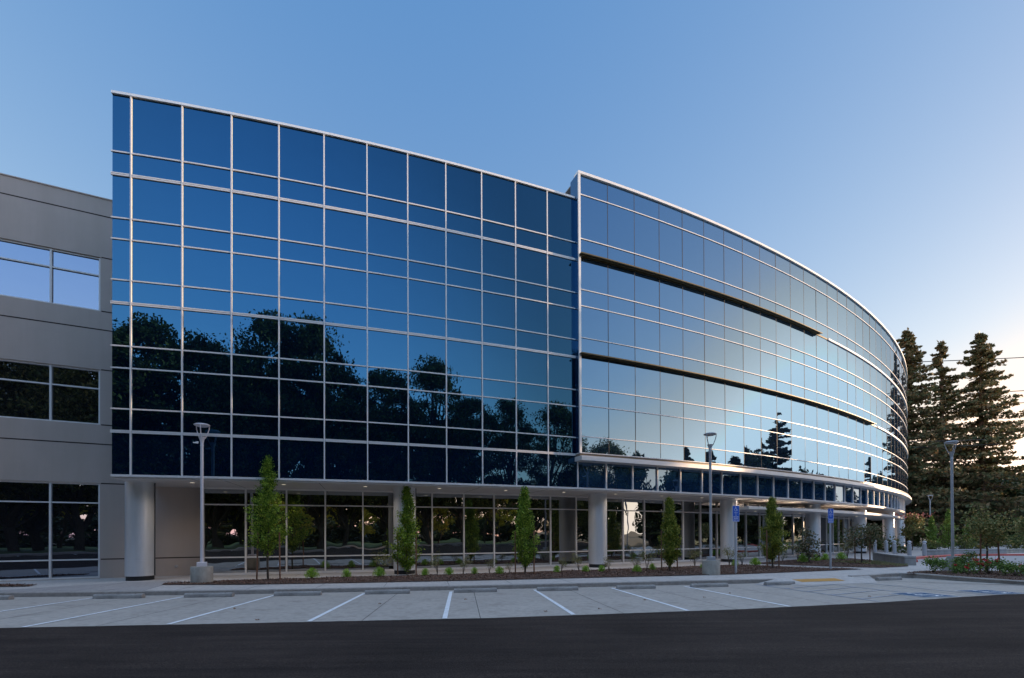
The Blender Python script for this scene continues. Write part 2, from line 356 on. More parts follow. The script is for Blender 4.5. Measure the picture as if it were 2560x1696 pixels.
# mullions, left section and ribbon
for k in range(1, NM+1):
    t = TH[k]; wd = 0.023
    mb = MB(); mb.obox(P(t, RG+0.02), tan_(t), nrm(t), wd, 0.03, 3.735, 16.86); bpart(mb, "mullion", M['alu'])
for k in range(NM+1, len(TH)):
    t = TH[k]; mb = MB(); mb.obox(P(t, RG+0.03), tan_(t), nrm(t), 0.03, 0.04, 3.735, 5.0); bpart(mb, "ribbon_mullion", M['alu'])
# transoms, left section
for z in ZM[1:-1]:
    mb = MB()
    for k in range(NM):
        ts = [TH[k]+(0.019 if k else -0.02), TH[k+1]-0.019]
        if z in ZD:
            arc(mb, ts, RG-0.01, RG+0.046, z+0.008, z+0.05); arc(mb, ts, RG-0.01, RG+0.046, z-0.05, z-0.008); arc(mb, ts, RG-0.01, RG+0.015, z-0.009, z+0.009)
        else: arc(mb, ts, RG-0.01, RG+0.042, z-0.022, z+0.022)
    bpart(mb, "transom", M['alu'])
mb = MB(); arc(mb, TH, RG-0.02, RG+0.085, 3.66, 3.735); bpart(mb, "sill_rail", M['alu'])
mb = MB(); arc(mb, [TH[0]-0.01]+TH[1:NM]+[22.88], RG-0.35, RG+0.07, 16.86, 16.945); bpart(mb, "parapet_cap", M['cap'])
mb = MB(); arc(mb, TH[:NM+1], RG-14.1, RG-0.1, 16.78, 16.862); bpart(mb, "roof", M['roof'])
# right section: frame, cap, joints, transoms
T2 = [22.945]+TH[NM+1:]
mb = MB(); arc(mb, [22.89]+TH[NM+1:], RU-0.30, RU+0.09, 17.84, 17.955); bpart(mb, "parapet_cap", M['cap'])
mb = MB(); mb.obox(P(22.925, RU+0.03), tan_(22.9), nrm(22.9), 0.055, 0.05, 5.25, 17.85); bpart(mb, "corner_post", M['cap'])
mb = MB(); mb.obox(P(22.90, RU-0.30), tan_(22.9), nrm(22.9), 0.02, 0.31, 5.1, 17.85); bpart(mb, "return_panel", M['glass_rib'])
mb = MB(); arc(mb, TH[NM:], RU-14, RU-0.1, 17.7, 17.845); bpart(mb, "roof", M['roof'])
for k in range(NM+1, len(TH)):
    t = TH[k]; mb = MB(); mb.obox(P(t, RU+0.001), tan_(t), nrm(t), 0.013, 0.006, 5.26, 17.84); bpart(mb, "glazing_joint", M['alu_dk'])
for i, z in enumerate(ZU[1:-1]):
    if z in (9.70, 14.16):
        ts = [t for t in T2 if t > (33.6 if z > 12 else 38.9)]
        mb = MB(); arc(mb, ts, RU-0.01, RU+0.075, z-0.06, z+0.06); bpart(mb, "transom", M['alu'])
        mb = MB(); arc(mb, [t for t in T2 if t <= ts[0]+.01], RU-0.01, RU+0.03, z-0.06, z+0.03); bpart(mb, "transom", M['bronze'])
    else:
        mb = MB(); arc(mb, T2, RU-0.01, RU+0.035, z-0.019, z+0.019); bpart(mb, "transom", M['alu'])
# sunshades: two long blades
for z, te in ((14.16, 33.68), (9.70, 39.04)):
    n = int((te-22.9)/0.8865)+1; ts = [22.9+(te-22.9)*i/n for i in range(n+1)]
    mb = MB(); arc(mb, ts, RU+0.03, RU+0.30, z-0.012, z+0.010)
    arc(mb, ts, RU+0.25, RU+0.30, z-0.04, z-0.0125); arc(mb, ts, RU+0.13, RU+0.17, z-0.04, z-0.0125)
    sh = bpart(mb, "sunshade", M['bronze'])
# ledge over the ribbon
mb = MB(); arc(mb, [22.86]+TH[NM+1:], RG-0.03, RU+0.22, 5.222, 5.257); bpart(mb, "ledge", M['fascia'])
mb = MB(); arc(mb, [22.87]+TH[NM+1:], RG-0.03, RU+0.14, 5.11, 5.22); bpart(mb, "ledge", M['ledge'])
mb = MB(); arc(mb, [22.86]+TH[NM+1:], RG-0.02, RU+0.32, 4.90, 5.108); bpart(mb, "fascia", M['fascia'], bevel=0.008)
# soffit with panel joints
TS = [TH[0]]+TH[1:]
mb = MB(); arc(mb, TS, RS-0.3, RG+0.02, 3.60, 3.655); bpart(mb, "soffit", M['soffit'])
for i, t in enumerate(SF[:-1]):
    if i % 2 == 1:
        mb = MB(); mb.obox(P(t, (RS+RG)/2), tan_(t), nrm(t), 0.006, (RG-RS)/2-0.02, 3.596, 3.6005); bpart(mb, "soffit_joint", M['joint'])
# downlights
for i, t in enumerate([13.96, 15.79, 17.57, 19.34, 21.10, 22.82, 24.54, 26.27, 28.0, 29.75, 31.5, 33.2, 37.0, 38.6]):
    q = P(t, 97.5); mb = MB(); mb.lathe([(0.095, 3.590), (0.095, 3.601)], 20, q)
    dl = bpart(mb, "downlight", M['alu'], smooth=True)
    mb = MB(); mb.lathe([(0.075, 3.586), (0.075, 3.5895)], 20, q); lens = bpart(mb, "lens", M['light'], smooth=True, parent=dl)
    ld = bpy.data.lights.new("downlight_lamp", 'SPOT'); ld.energy = 46.0; ld.color = (1.0, 0.84, 0.66); ld.spot_size = R_(150); ld.spot_blend = 0.9; ld.shadow_soft_size = 0.07
    lo_ = bpy.data.objects.new("downlight_lamp", ld); COL.objects.link(lo_); lo_.parent = dl; lo_.location = (q[0]-ORG[0], q[1]-ORG[1], 3.575)
# columns
for i, (t, rr) in enumerate(((12.87, 97.1), (18.5, 97.25), (24.07, 97.1), (29.6, 97.1), (35.2, 97.15), (40.8, 97.1), (46.6, 97.5), (52.0, 98.0))):
    q = P(t, rr); mb = MB(); rc = 0.455
    mb.lathe([(rc, 0.16), (rc, 0.74), (rc-0.006, 0.745), (rc-0.006, 0.755), (rc, 0.76), (rc, 2.93), (rc-0.006, 2.935), (rc-0.006, 2.945), (rc, 2.95), (rc, 3.6)], 64, q)
    c = bpart(mb, "column", M['column'], smooth=True)
    mb = MB(); mb.lathe([(rc-0.03, 0), (rc-0.03, 0.159)], 48, q); bpart(mb, "column_base", M['dark'], smooth=True, parent=c)
    mb = MB(); mb.obox(P(t+0.02, rr), tan_(t+90), nrm(t+90), 0.004, rc+0.002, 0.17, 3.59); bpart(mb, "panel_seam", M['dark'], parent=c)
# storefront
for k in range(len(SF)-1):
    mb = MB()
    for z0, z1 in ((0.03, 0.73), (0.73, 2.90), (2.90, 3.6)): pane(mb, SF[k], SF[k+1], RS, z0, z1, tilt=0.005)
    sw = bpart(mb, "storefront_window", M['glass_sf'])
    mb = MB()
    for z, hh in ((0.045, 0.045), (0.73, 0.026), (2.90, 0.026), (3.565, 0.034)):
        arc(mb, [SF[k]+0.018, SF[k+1]-0.018], RS-0.01, RS+0.055, z-hh, z+hh)
    mb.obox(P(SF[k], RS+0.03), tan_(SF[k]), nrm(SF[k]), 0.03, 0.045, 0, 3.6)
    bpart(mb, "frame", M['alu'], parent=sw)
mb = MB(); t = SF[-1]; mb.obox(P(t, RS+0.03), tan_(t), nrm(t), 0.04, 0.05, 0, 3.6); mb.obox(P(t, RS-6), tan_(t), nrm(t), 0.03, 5.95, 0, 3.59); bpart(mb, "end_wall", M['soffit'])
# entrance canopy
cts = [29.68+i*(51.0-29.68)/30 for i in range(31)]
mb = MB(); arc(mb, cts, RS+0.06, 98.30, 3.00, 3.17); cp = bpart(mb, "canopy", M['fascia'], bevel=0.006)
mb = MB(); arc(mb, [c for c in cts if c < 50.9], RS+0.1, 98.22, 2.988, 2.9995); bpart(mb, "canopy_lining", M['soffit'], parent=cp)
for t in (31.2, 34.3, 37.4, 40.5):
    mb = MB(); mb.lathe([(0.07, 2.975), (0.07, 2.9875)], 16, P(t, 97.0)); bpart(mb, "downlight", M['light'], parent=cp)
# entry doors: pull handles
for t in (37.2, 37.45, 39.0, 39.2):
    mb = MB(); q = P(t, RS+0.12); mb.tube([(*q, 0.85), (*q, 1.6)], 0.016, 8); bpart(mb, "door_handle", M['alu'])

# ================================================================== CONCRETE WING
hw = R_(26.5); W0 = np.array([-12.8, 20.15]); wd_ = np.array([math.cos(hw), math.sin(hw)]); wn_ = np.array([math.sin(hw), -math.cos(hw)])
def WP(s, o=0.0): return W0+wd_*s+wn_*o
wing = empty("concrete_office_wing", (*WP(-8), 0), 0, "grey flat concrete office wing with banded windows at left edge", "office building")
WO = WP(-8)
def wpart(mb, name, m, parent=None, bevel=0, smooth=False):
    mb.v = [(v[0]-WO[0], v[1]-WO[1], v[2]) for v in mb.v]
    return mb.build(name, m, parent or wing, smooth, bevel)
S0, S1 = -26.0, 0.0
opens = [(-9.35, -3.43, 0.02, 3.66), (-9.35, -3.43, 5.92, 8.05), (-9.35, -3.43, 10.32, 12.41), (-19.35, -12.4, 0.02, 3.66), (-19.35, -12.4, 5.92, 8.05), (-19.35, -12.4, 10.32, 12.41)]
ss = sorted({S0, S1, -1.2, *[o[0] for o in opens], *[o[1] for o in opens]}); zs = sorted({0, 14.7, 3.67, *[o[2] for o in opens], *[o[3] for o in opens]})
mb = MB(); DEP = 0.16
for i in range(len(ss)-1):
    for j in range(len(zs)-1):
        sc, zc = (ss[i]+ss[i+1])/2, (zs[j]+zs[j+1])/2
        if any(o[0] < sc < o[1] and o[2] < zc < o[3] for o in opens): continue
        if sc > -1.2 and zc > 3.67: continue
        a, b = WP(ss[i]), WP(ss[i+1])
        mb.add([(*a, zs[j]), (*b, zs[j]), (*b, zs[j+1]), (*a, zs[j+1])], [(0, 1, 2, 3)])
for s0, s1, z0, z1 in opens:
    a, b, a2, b2 = WP(s0), WP(s1), WP(s0, -DEP), WP(s1, -DEP)
    mb.add([(*a, z0), (*b, z0), (*b, z1), (*a, z1), (*a2, z0), (*b2, z0), (*b2, z1), (*a2, z1)], [(0, 1, 5, 4), (1, 2, 6, 5), (2, 3, 7, 6), (3, 0, 4, 7)])
wpart(mb, "wall", M['wing'])
mb = MB(); a, b, c, d = WP(S0, -0.5), WP(-1.3, -0.5), WP(-1.3, -16), WP(S0, -16)
mb.add([(*q, z) for z in (0.0, 14.5) for q in (a, b, c, d)], [(4, 5, 6, 7), (0, 1, 5, 4), (1, 2, 6, 5), (2, 3, 7, 6), (3, 0, 4, 7)]); wpart(mb, "interior_wall", M['core'])
mb = MB(); mb.obox(WP(-13.6, -0.14), wd_, wn_, 12.45, 0.17, 14.70, 14.74); wpart(mb, "parapet_cap", M['wing'])
# reveals (joint lines) scored into the panels
def reveal(s0, s1, z):
    mb = MB(); mb.obox(WP((s0+s1)/2, 0.0), wd_, wn_, (s1-s0)/2, 0.0025, z-0.022, z+0.022); wpart(mb, "panel_joint", M['joint'])
for z in (14.03, 9.60, 5.17): reveal(S0, -1.25, z)
for z in (12.41, 10.32, 8.05, 5.92): reveal(-3.40, -1.25, z); reveal(-12.37, -9.38, z)
reveal(-3.40, -0.05, 3.655); reveal(-3.40, -0.05, 0.735); reveal(-12.37, -9.38, 3.655); reveal(-12.37, -9.38, 0.735)
for s0, s1, z0, z1 in opens:
    mids = [-4.90, -6.39, -7.88] if s1 > -5 else [-14.1, -15.85, -17.6]
    tr = [0.73, 2.90] if z0 < 1 else [z0+1.40]
    mb = MB(); xs = [s0]+mids[::-1]+[s1]; zz = [z0]+tr+[z1]
    for i in range(len(xs)-1):
        for j in range(len(zz)-1):
            a, b = WP(xs[i], -0.13+rnd.uniform(-1, 1)*0.002), WP(xs[i+1], -0.13+rnd.uniform(-1, 1)*0.002)
            mb.add([(*a, zz[j]), (*b, zz[j]), (*b, zz[j+1]), (*a, zz[j+1])], [(0, 1, 2, 3)])
    wdw = wpart(mb, "window", M['glass_wing'])
    mb = MB()
    for z, hh in [(z0+0.03, 0.028)]+[(q, 0.024) for q in tr]+[(z1-0.03, 0.028)]:
        for i in range(len(xs)-1): mb.obox(WP((xs[i]+xs[i+1])/2, -0.10), wd_, wn_, (xs[i+1]-xs[i])/2-0.032, 0.035, z-hh, z+hh)
    for x in xs:
        xx = min(max(x, s0+0.031), s1-0.031); mb.obox(WP(xx, -0.095), wd_, wn_, 0.031, 0.045, z0+0.001, z1-0.001)
    wpart(mb, "frame", M['alu'], parent=wdw)
mb = MB(); mb.lathe([(0.06, 0), (0.06, 0.05), (0.02, 0.06), (0.02, 0.12)], 16); mb.v = [(*(WP(-0.98+v[0], v[2])), 0.38+v[1]) for v in mb.v]; wpart(mb, "hose_outlet", M['lamp_d'])

# ================================================================== GROUND
SD = np.array([math.sin(R_(-5.9)), math.cos(R_(-5.9))]); UD = np.array([SD[1], -SD[0]])
def zp(q): return -0.12+0.018*(15.1-float(np.dot(np.array(q[:2]), SD)))
flat("ground", [(-3000, -3000, -0.6), (3000, -3000, -0.6), (3000, 3000, -0.6), (-3000, 3000, -0.6)], [(0, 1, 2, 3)], mat("far_ground", (0.05, 0.055, 0.035), 0.95, noise=0.3, nscale=0.02), kind='structure')
kerb = [(-60, 13.3), (-30, 13.5), (-20, 13.68), (-14.69, 13.88), (-12.17, 14.02), (-8, 14.34), (-4.5, 14.83), (-1.02, 15.36), (2.91, 16.03), (6.82, 16.72), (9.3, 17.12)]
ramp = [(9.3, 17.12), (10.0, 17.2), (11.9, 17.7), (12.6, 17.95)]
kerb2 = [(12.6, 17.95), (13.6, 18.35), (14.6, 18.85), (15.3, 19.15), (15.75, 19.0), (15.95, 18.5), (16.1, 17.4), (16.6, 15.9), (17.5, 14.2), (19.0, 12.2), (22, 9.5), (30, 4)]
asph = [(-60, 8.75), (-30, 8.55), (-9.14, 8.62), (-5.05, 8.98), (-0.32, 9.44), (4.82, 10.42), (8.71, 11.46), (13.95, 13.25), (17.3, 14.6)]
_r = random.Random(5); _a = []
for i in range(len(asph)-1):
    (xa, ya), (xb, yb) = asph[i], asph[i+1]; n_ = max(1, int(abs(xb-xa)/0.22)) if xa > -14 else 1
    for k in range(n_): _a.append((xa+(xb-xa)*k/n_, ya+(yb-ya)*k/n_+(_r.uniform(-0.010, 0.012) if k and xa > -14 else 0)))
asph_edge = _a+[asph[-1]]
# concrete parking apron with sawn joints done as real thin strips
def sawn(name, base):
    m = mat(name, base, 0.82, noise=0.07, nscale=0.7, bump=0.0015, bscale=40)
    nt = m.node_tree; b = nt.nodes["Principled BSDF"]; tc = [n for n in nt.nodes if n.type == 'TEX_COORD'][0]
    prev = b.inputs["Base Color"].links[0].from_socket
    n = nt.nodes.new("ShaderNodeTexNoise"); n.inputs["Scale"].default_value = 9; n.inputs["Detail"].default_value = 10; nt.links.new(tc.outputs["Object"], n.inputs["Vector"])
    r = nt.nodes.new("ShaderNodeValToRGB"); r.color_ramp.elements[0].position = 0.35; r.color_ramp.elements[0].color = (0.82, 0.82, 0.82, 1); r.color_ramp.elements[1].position = 0.6; r.color_ramp.elements[1].color = (1, 1, 1, 1)
    nt.links.new(n.outputs["Fac"], r.inputs["Fac"])
    mx = nt.nodes.new("ShaderNodeMix"); mx.data_type = 'RGBA'; mx.blend_type = 'MULTIPLY'; mx.inputs[0].default_value = 1.0
    nt.links.new(prev, mx.inputs[6]); nt.links.new(r.outputs["Color"], mx.inputs[7])
    n3 = nt.nodes.new("ShaderNodeTexNoise"); n3.inputs["Scale"].default_value = 1.7; n3.inputs["Detail"].default_value = 7; n3.inputs["Roughness"].default_value = 0.7; nt.links.new(tc.outputs["Object"], n3.inputs["Vector"])
    r3 = nt.nodes.new("ShaderNodeValToRGB"); r3.color_ramp.elements[0].position = 0.30; r3.color_ramp.elements[0].color = (0.76, 0.75, 0.74, 1); r3.color_ramp.elements[1].position = 0.46; r3.color_ramp.elements[1].color = (1, 1, 1, 1)
    nt.links.new(n3.outputs["Fac"], r3.inputs["Fac"])
    m3 = nt.nodes.new("ShaderNodeMix"); m3.data_type = 'RGBA'; m3.blend_type = 'MULTIPLY'; m3.inputs[0].default_value = 1.0
    nt.links.new(mx.outputs[2], m3.inputs[6]); nt.links.new(r3.outputs["Color"], m3.inputs[7]); nt.links.new(m3.outputs[2], b.inputs["Base Color"])
    return m
PAVE = sawn("parking_concrete", (0.42, 0.378, 0.342)); WALK = sawn("sidewalk_concrete", (0.52, 0.48, 0.455)); KERB = sawn("kerb_concrete", (0.37, 0.335, 0.31))
def tri_poly(name, pts, zf, m, kind='structure', off=0.0, parent=None):
    bm = bmesh.new(); vv = [bm.verts.new((q[0], q[1], zf(q)+off)) for q in pts]; f = bm.faces.new(vv); f.normal_update()
    bmesh.ops.triangulate(bm, faces=[f], ngon_method='EAR_CLIP'); bmesh.ops.recalc_face_normals(bm, faces=bm.faces)
    if sum(ff.normal.z for ff in bm.faces) < 0: bmesh.ops.reverse_faces(bm, faces=bm.faces)
    me = bpy.data.meshes.new(name); bm.to_mesh(me); bm.free(); me.materials.append(m)
    o = bpy.data.objects.new(name, me); COL.objects.link(o); o.parent = parent
    if kind: o['kind'] = kind
    return o
front = kerb+ramp[1:]+kerb2[1:]
under = [(q[0]+SD[0]*0.3, q[1]+SD[1]*0.3) for q in kerb+ramp[1:]]+[(13.9, 18.9), (15.9, 19.8), (16.9, 17.5), (20, 12.6), (30, 4.5)]
tri_poly("parking_pavement", [(q[0], q[1]-0.1) for q in asph]+[(20, 13.7)]+under[::-1][1:], zp, PAVE)
asp_m = mat("asphalt", (0.029, 0.0225, 0.0205), 0.9, noise=0.28, nscale=0.35, bump=0.010, bscale=70, spec=0.15)
nt = asp_m.node_tree; b = nt.nodes["Principled BSDF"]; tc = [n for n in nt.nodes if n.type == 'TEX_COORD'][0]
pv = b.inputs["Base Color"].links[0].from_socket
n = nt.nodes.new("ShaderNodeTexNoise"); n.inputs["Scale"].default_value = 45; n.inputs["Detail"].default_value = 6; nt.links.new(tc.outputs["Object"], n.inputs["Vector"])
r = nt.nodes.new("ShaderNodeValToRGB"); n.inputs['Roughness'].default_value = 0.8; r.color_ramp.elements[0].position = 0.38; r.color_ramp.elements[0].color = (0.55, 0.55, 0.56, 1); r.color_ramp.elements[1].position = 0.70; r.color_ramp.elements[1].color = (2.6, 2.5, 2.4, 1)
nt.links.new(n.outputs["Fac"], r.inputs["Fac"]); mx = nt.nodes.new("ShaderNodeMix"); mx.data_type = 'RGBA'; mx.blend_type = 'MULTIPLY'; mx.inputs[0].default_value = 1.0
nt.links.new(pv, mx.inputs[6]); nt.links.new(r.outputs["Color"], mx.inputs[7])
mpg = nt.nodes.new("ShaderNodeMapping"); mpg.inputs["Scale"].default_value = (0.25, 2.2, 1); mpg.inputs["Rotation"].default_value = (0, 0, R_(-7)); nt.links.new(tc.outputs["Object"], mpg.inputs[0])
ng = nt.nodes.new("ShaderNodeTexNoise"); ng.inputs["Scale"].default_value = 1.0; ng.inputs["Detail"].default_value = 8; ng.inputs["Roughness"].default_value = 0.7; nt.links.new(mpg.outputs[0], ng.inputs["Vector"])
rg = nt.nodes.new("ShaderNodeValToRGB"); rg.color_ramp.elements[0].position = 0.36; rg.color_ramp.elements[0].color = (0.66, 0.66, 0.68, 1); rg.color_ramp.elements[1].position = 0.66; rg.color_ramp.elements[1].color = (1.3, 1.28, 1.25, 1); nt.links.new(ng.outputs["Fac"], rg.inputs["Fac"])
mg = nt.nodes.new("ShaderNodeMix"); mg.data_type = 'RGBA'; mg.blend_type = 'MULTIPLY'; mg.inputs[0].default_value = 1.0
nt.links.new(mx.outputs[2], mg.inputs[6]); nt.links.new(rg.outputs["Color"], mg.inputs[7]); nt.links.new(mg.outputs[2], b.inputs["Base Color"])
tri_poly("asphalt_lane", [(-60, 8.9)]+asph_edge[1:]+[(20, 13.9), (40, 4.0), (70, -6), (70, -6.2), (-60, -6.2)], lambda q: zp(q) if q[1] > -5 else zp((0, -6)), asp_m, off=0.004)
# sidewalk slab
mb = MB()
walk = [(-60, 13.3)]+kerb[1:]+ramp[1:]+[(13.6, 18.35), (14.6, 18.85), (15.3, 19.15), (15.9, 19.15)]+[(16.6, 21.3), (20.3, 22.0), (24, 21.0), (40, 18), (90, 25), (90, 90), (-60, 90)]
tri_poly("sidewalk", walk, lambda q: 0.0, WALK)
# kerb stones: top strip and vertical face
def kerbmesh(name, line, top=0.004, wdt=0.15, m=KERB, depth=0.5, kind='structure'):
    mb = MB(); n = len(line); L = [np.array(q, float) for q in line]; nn = []
    for i in range(n):
        d = L[min(i+1, n-1)]-L[max(i-1, 0)]; d /= np.linalg.norm(d); nn.append(np.array([-d[1], d[0]]))
    vs = []
    for i in range(n):
        a = L[i]-nn[i]*0.012; a1 = L[i]+nn[i]*0.012; b = L[i]+nn[i]*wdt
        vs += [(*a, -depth), (*a, top-0.018), (*a1, top), (*b, top), (*b, -depth)]
    fs = [(5*i+j, 5*(i+1)+j, 5*(i+1)+(j+1) % 5, 5*i+(j+1) % 5) for i in range(n-1) for j in range(5)]
    mb.add(vs, fs+[(0, 1, 2, 3, 4), tuple(5*(n-1)+j for j in (4, 3, 2, 1, 0))])
    o = mb.build(name, m); o['kind'] = kind; return o
kerbmesh("kerb", kerb); kerbmesh("kerb", kerb2[0:], top=0.03)
# ramp apron and tactile pad
flat("ramp_pavement", [(9.3, 17.11, 0.003), (10.0, 17.2, 0.003), (11.9, 17.7, 0.003), (12.6, 17.94, 0.003), (12.75, 16.9, zp((12.75, 16.9))+.004), (9.6, 16.1, zp((9.6, 16.1))+.004)], [(0, 5, 4, 3, 2, 1)], WALK, kind='structure')
flat("ramp_pavement", [(9.3, 17.11, 0.003), (8.5, 16.85, zp((8.5, 16.85))+.004), (9.6, 16.1, zp((9.6, 16.1))+.004), (12.6, 17.94, 0.003), (12.75, 16.9, zp((12.75, 16.9))+.004), (13.6, 18.15, zp((13.6, 18.15))+.004), (13.5, 18.3, 0.003)], [(0, 1, 2), (3, 4, 5), (3, 5, 6)], WALK, kind='structure')
def ramp_z(q):
    yn = 16.1+0.254*(q[0]-9.6); yf = 17.11+0.25*(q[0]-9.3); f = max(0, min(1, (q[1]-yn)/(yf-yn))); return (1-f)*(zp((q[0], yn))+.004)+f*.003
tri_poly("tactile_paving", [(9.95, 16.62), (11.75, 17.08), (11.65, 17.5), (9.85, 17.05)], ramp_z, M['yellow'], off=0.009, kind='structure')
tri_poly("planter_subgrade", [(12.7, 18.0), (13.6, 18.4), (14.6, 18.9), (15.3, 19.2), (15.7, 19.05), (15.9, 18.5), (16.05, 17.4), (16.55, 15.9), (17.45, 14.2), (19, 12.2), (22, 9.5), (30, 4), (40, 18), (40, 22), (24, 24), (16.6, 24), (12.7, 20)], lambda q: -0.006, WALK)
# sidewalk joints
def strip(name, a, b, wdt, zf, m, off, kind='structure', mbo=None):
    a = np.array(a); b = np.array(b); d = (b-a)/np.linalg.norm(b-a); n_ = np.array([-d[1], d[0]])*wdt/2
    q = [a-n_, b-n_, b+n_, a+n_]; mb = mbo or MB()
    mb.add([(*p, zf(p)+off) for p in q], [(0, 1, 2, 3)])
    if mbo is None: o = mb.build(name, m); o['kind'] = kind; return o
JO = mat("sawn_joint", (0.06, 0.055, 0.055), 0.9)
mb = MB()
for x in range(-22, 14, 2):                    # scored lines across the front walk
    i = max(j for j in range(len(kerb)) if kerb[j][0] <= x+0.001) if x < 9.3 else len(kerb)-2
    i = min(i, len(kerb)-2); f = (x-kerb[i][0])/(kerb[i+1][0]-kerb[i][0]); y = kerb[i][1]+f*(kerb[i+1][1]-kerb[i][1])
    if -14 < x < -12: continue
    strip("j", (x, y+0.16), (x-0.25, y+1.55), 0.012, lambda p: 0.0, None, 0.003, mbo=mb)
for a, b in (((-12.9, 14.1), (-13.5, 16.9)), ((-10.9, 14.3), (-12.1, 17.6)), ((-12.9, 14.1), (-16.4, 13.9))): strip("j", a, b, 0.015, lambda p: 0.0, None, 0.003, mbo=mb)
for t in range(14, 46, 2): strip("j", P(t, 97.75 if t > 20 else 97.2), P(t, RS+0.1), 0.012, lambda p: 0.0, None, 0.003, mbo=mb)
for t in (36, 38, 40, 42, 44, 46, 48): strip("j", P(t, 97.75), P(t, 104), 0.012, lambda p: 0.0, None, 0.003, mbo=mb)
o = mb.build("sidewalk_joints", JO); o['kind'] = 'structure'
tri_poly("entry_walk_panel", [(-15.9, 13.98), (-10.9, 14.3), (-12.0, 17.5), (-13.6, 16.9)], lambda q: 0.0, sawn("grey_walk_concrete", (0.36, 0.335, 0.33)), off=0.0025)
# parking joints
mb = MB()
def UT(u, t): return UD*u+SD*t
def tk(u):    # t of the kerb line for given u
    for i in range(len(kerb)-1):
        a, b = np.array(kerb[i]), np.array(kerb[i+1]); ua, ub = a@UD, b@UD
        if ua <= u <= ub: f = (u-ua)/(ub-ua); return float((a+(b-a)*f)@SD)
    return 16.4
def ta(u):
    for i in range(len(asph)-1):
        a, b = np.array(asph[i]), np.array(asph[i+1]); ua, ub = a@UD, b@UD
        if ua <= u <= ub: f = (u-ua)/(ub-ua); return float((a+(b-a)*f)@SD)
    return 9.5
for u in (-12.9, -9.2, -6.6, -1.9, 0.35, 3.3, 5.9, 8.6, 11.2, 13.4):
    strip("j", UT(u, ta(u)+0.01), UT(u, tk(u)-0.02), 0.014, zp, None, 0.003, mbo=mb)
for i in range(-20, 14):
    u0, u1 = i*1.0, (i+1)*1.0
    for f in (0.60,):
        strip("j", UT(u0, ta(u0)+(tk(u0)-ta(u0))*f), UT(u1, ta(u1)+(tk(u1)-ta(u1))*f), 0.010, zp, None, 0.003, mbo=mb)
o = mb.build("parking_joints", JO); o['kind'] = 'structure'
# white stall lines
UL = [-15.3, -12.75, -10.26, -7.84, -5.38, -2.88, -0.34, 2.24, 4.76, 7.29]
for i, u in enumerate(UL):
    mb = MB(); strip("l", UT(u, ta(u)+0.04), UT(u, tk(u)-0.55), 0.095, zp, None, 0.008, mbo=mb)
    o = mb.build("parking_line", M['paint']); o['kind'] = 'structure'
# blue accessible markings
mb = MB()
for u in (9.95, 12.4, 13.9):
    strip("l", UT(u, ta(u)+0.1), UT(u, min(tk(u), 16.6)-0.4), 0.08, zp, None, 0.008, mbo=mb)
for k in range(5):
    strip("l", UT(9.95, 11.2+k*0.95), UT(12.4, 12.2+k*0.95), 0.07, zp, None, 0.010, mbo=mb)
o = mb.build("parking_line", M['paint_b']); o['kind'] = 'structure'
def wheelchair(mb, put, s=1.0):
    """access symbol in unit square built of small quads; put(x,y) -> 3D point"""
    def bar(a, b, w_):
        a = np.array(a, float); b = np.array(b, float); d = (b-a)/np.linalg.norm(b-a); n_ = np.array([-d[1], d[0]])*w_/2
        mb.add([put(*(a-n_)), put(*(b-n_)), put(*(b+n_)), put(*(a+n_))], [(0, 1, 2, 3)])
    def disc(c, r, n=14): mb.add([put(c[0]+r*math.cos(2*math.pi*i/n), c[1]+r*math.sin(2*math.pi*i/n)) for i in range(n)], [tuple(range(n))])
    disc((0.44, 0.90), 0.07)
    bar((0.44, 0.80), (0.46, 0.46), 0.085); bar((0.45, 0.66), (0.66, 0.66), 0.06); bar((0.44, 0.47), (0.68, 0.47), 0.08); bar((0.68, 0.50), (0.78, 0.18), 0.08); bar((0.76, 0.20), (0.88, 0.24), 0.06)
    for i in range(16):
        a0 = R_(125+i*15.5); a1 = R_(125+(i+1)*15.5)
        bar((0.44+0.25*math.cos(a0), 0.34+0.25*math.sin(a0)), (0.44+0.25*math.cos(a1), 0.34+0.25*math.sin(a1)), 0.06)
for cu, ct in ((11.07, 11.2), (13.5, 11.55)):
    c = UT(cu+1.2, ct+0.55)
    def sq(h, off, nm, m):
        mb = MB(); q = [c+UD*a*h+SD*b_*h for a, b_ in ((-1, -1), (1, -1), (1, 1), (-1, 1))]; mb.add([(*p, zp(p)+off) for p in q], [(0, 1, 2, 3)]); return mb.build(nm, m)
    e = empty("pavement_symbol", (0, 0, 0), 0, "blue and white wheelchair symbol painted in the right stall by the asphalt edge" if cu < 12 else "second faded wheelchair symbol painted further right by the planting island", "pavement marking")
    for h, off, nm, m in ((0.54, 0.010, "border", M['paint']), (0.49, 0.013, "panel", M['paint_b2'])): sq(h, off, nm, m).parent = e
    mb = MB(); wheelchair(mb, lambda x, y: (lambda p: (p[0], p[1], zp(p)+0.016))(c+UD*(x-0.5)*0.88+SD*(y-0.5)*0.88)); mb.build("symbol", M['paint'], e)

# drive, red kerb
tri_poly("driveway", [(21.0, 22.6), (22.64, 27.3), (25.25, 29.85), (28.16, 31.7), (30.6, 33.0), (34, 33.6), (60, 31), (90, 30), (90, 20), (40, 17.5), (24.5, 20.6)], lambda q: 0.0, sawn("drive_concrete", (0.42, 0.39, 0.385)), off=0.004)
rk = [(22.3, 26.6), (22.64, 27.45), (23.8, 28.7), (25.25, 29.95), (28.16, 31.81), (30.62, 33.05), (33.57, 33.6), (40, 33.3), (60, 31.2), (90, 30.2)]
kerbmesh("red_kerb", rk, top=0.13, wdt=0.34, m=M['red'], depth=0.1)
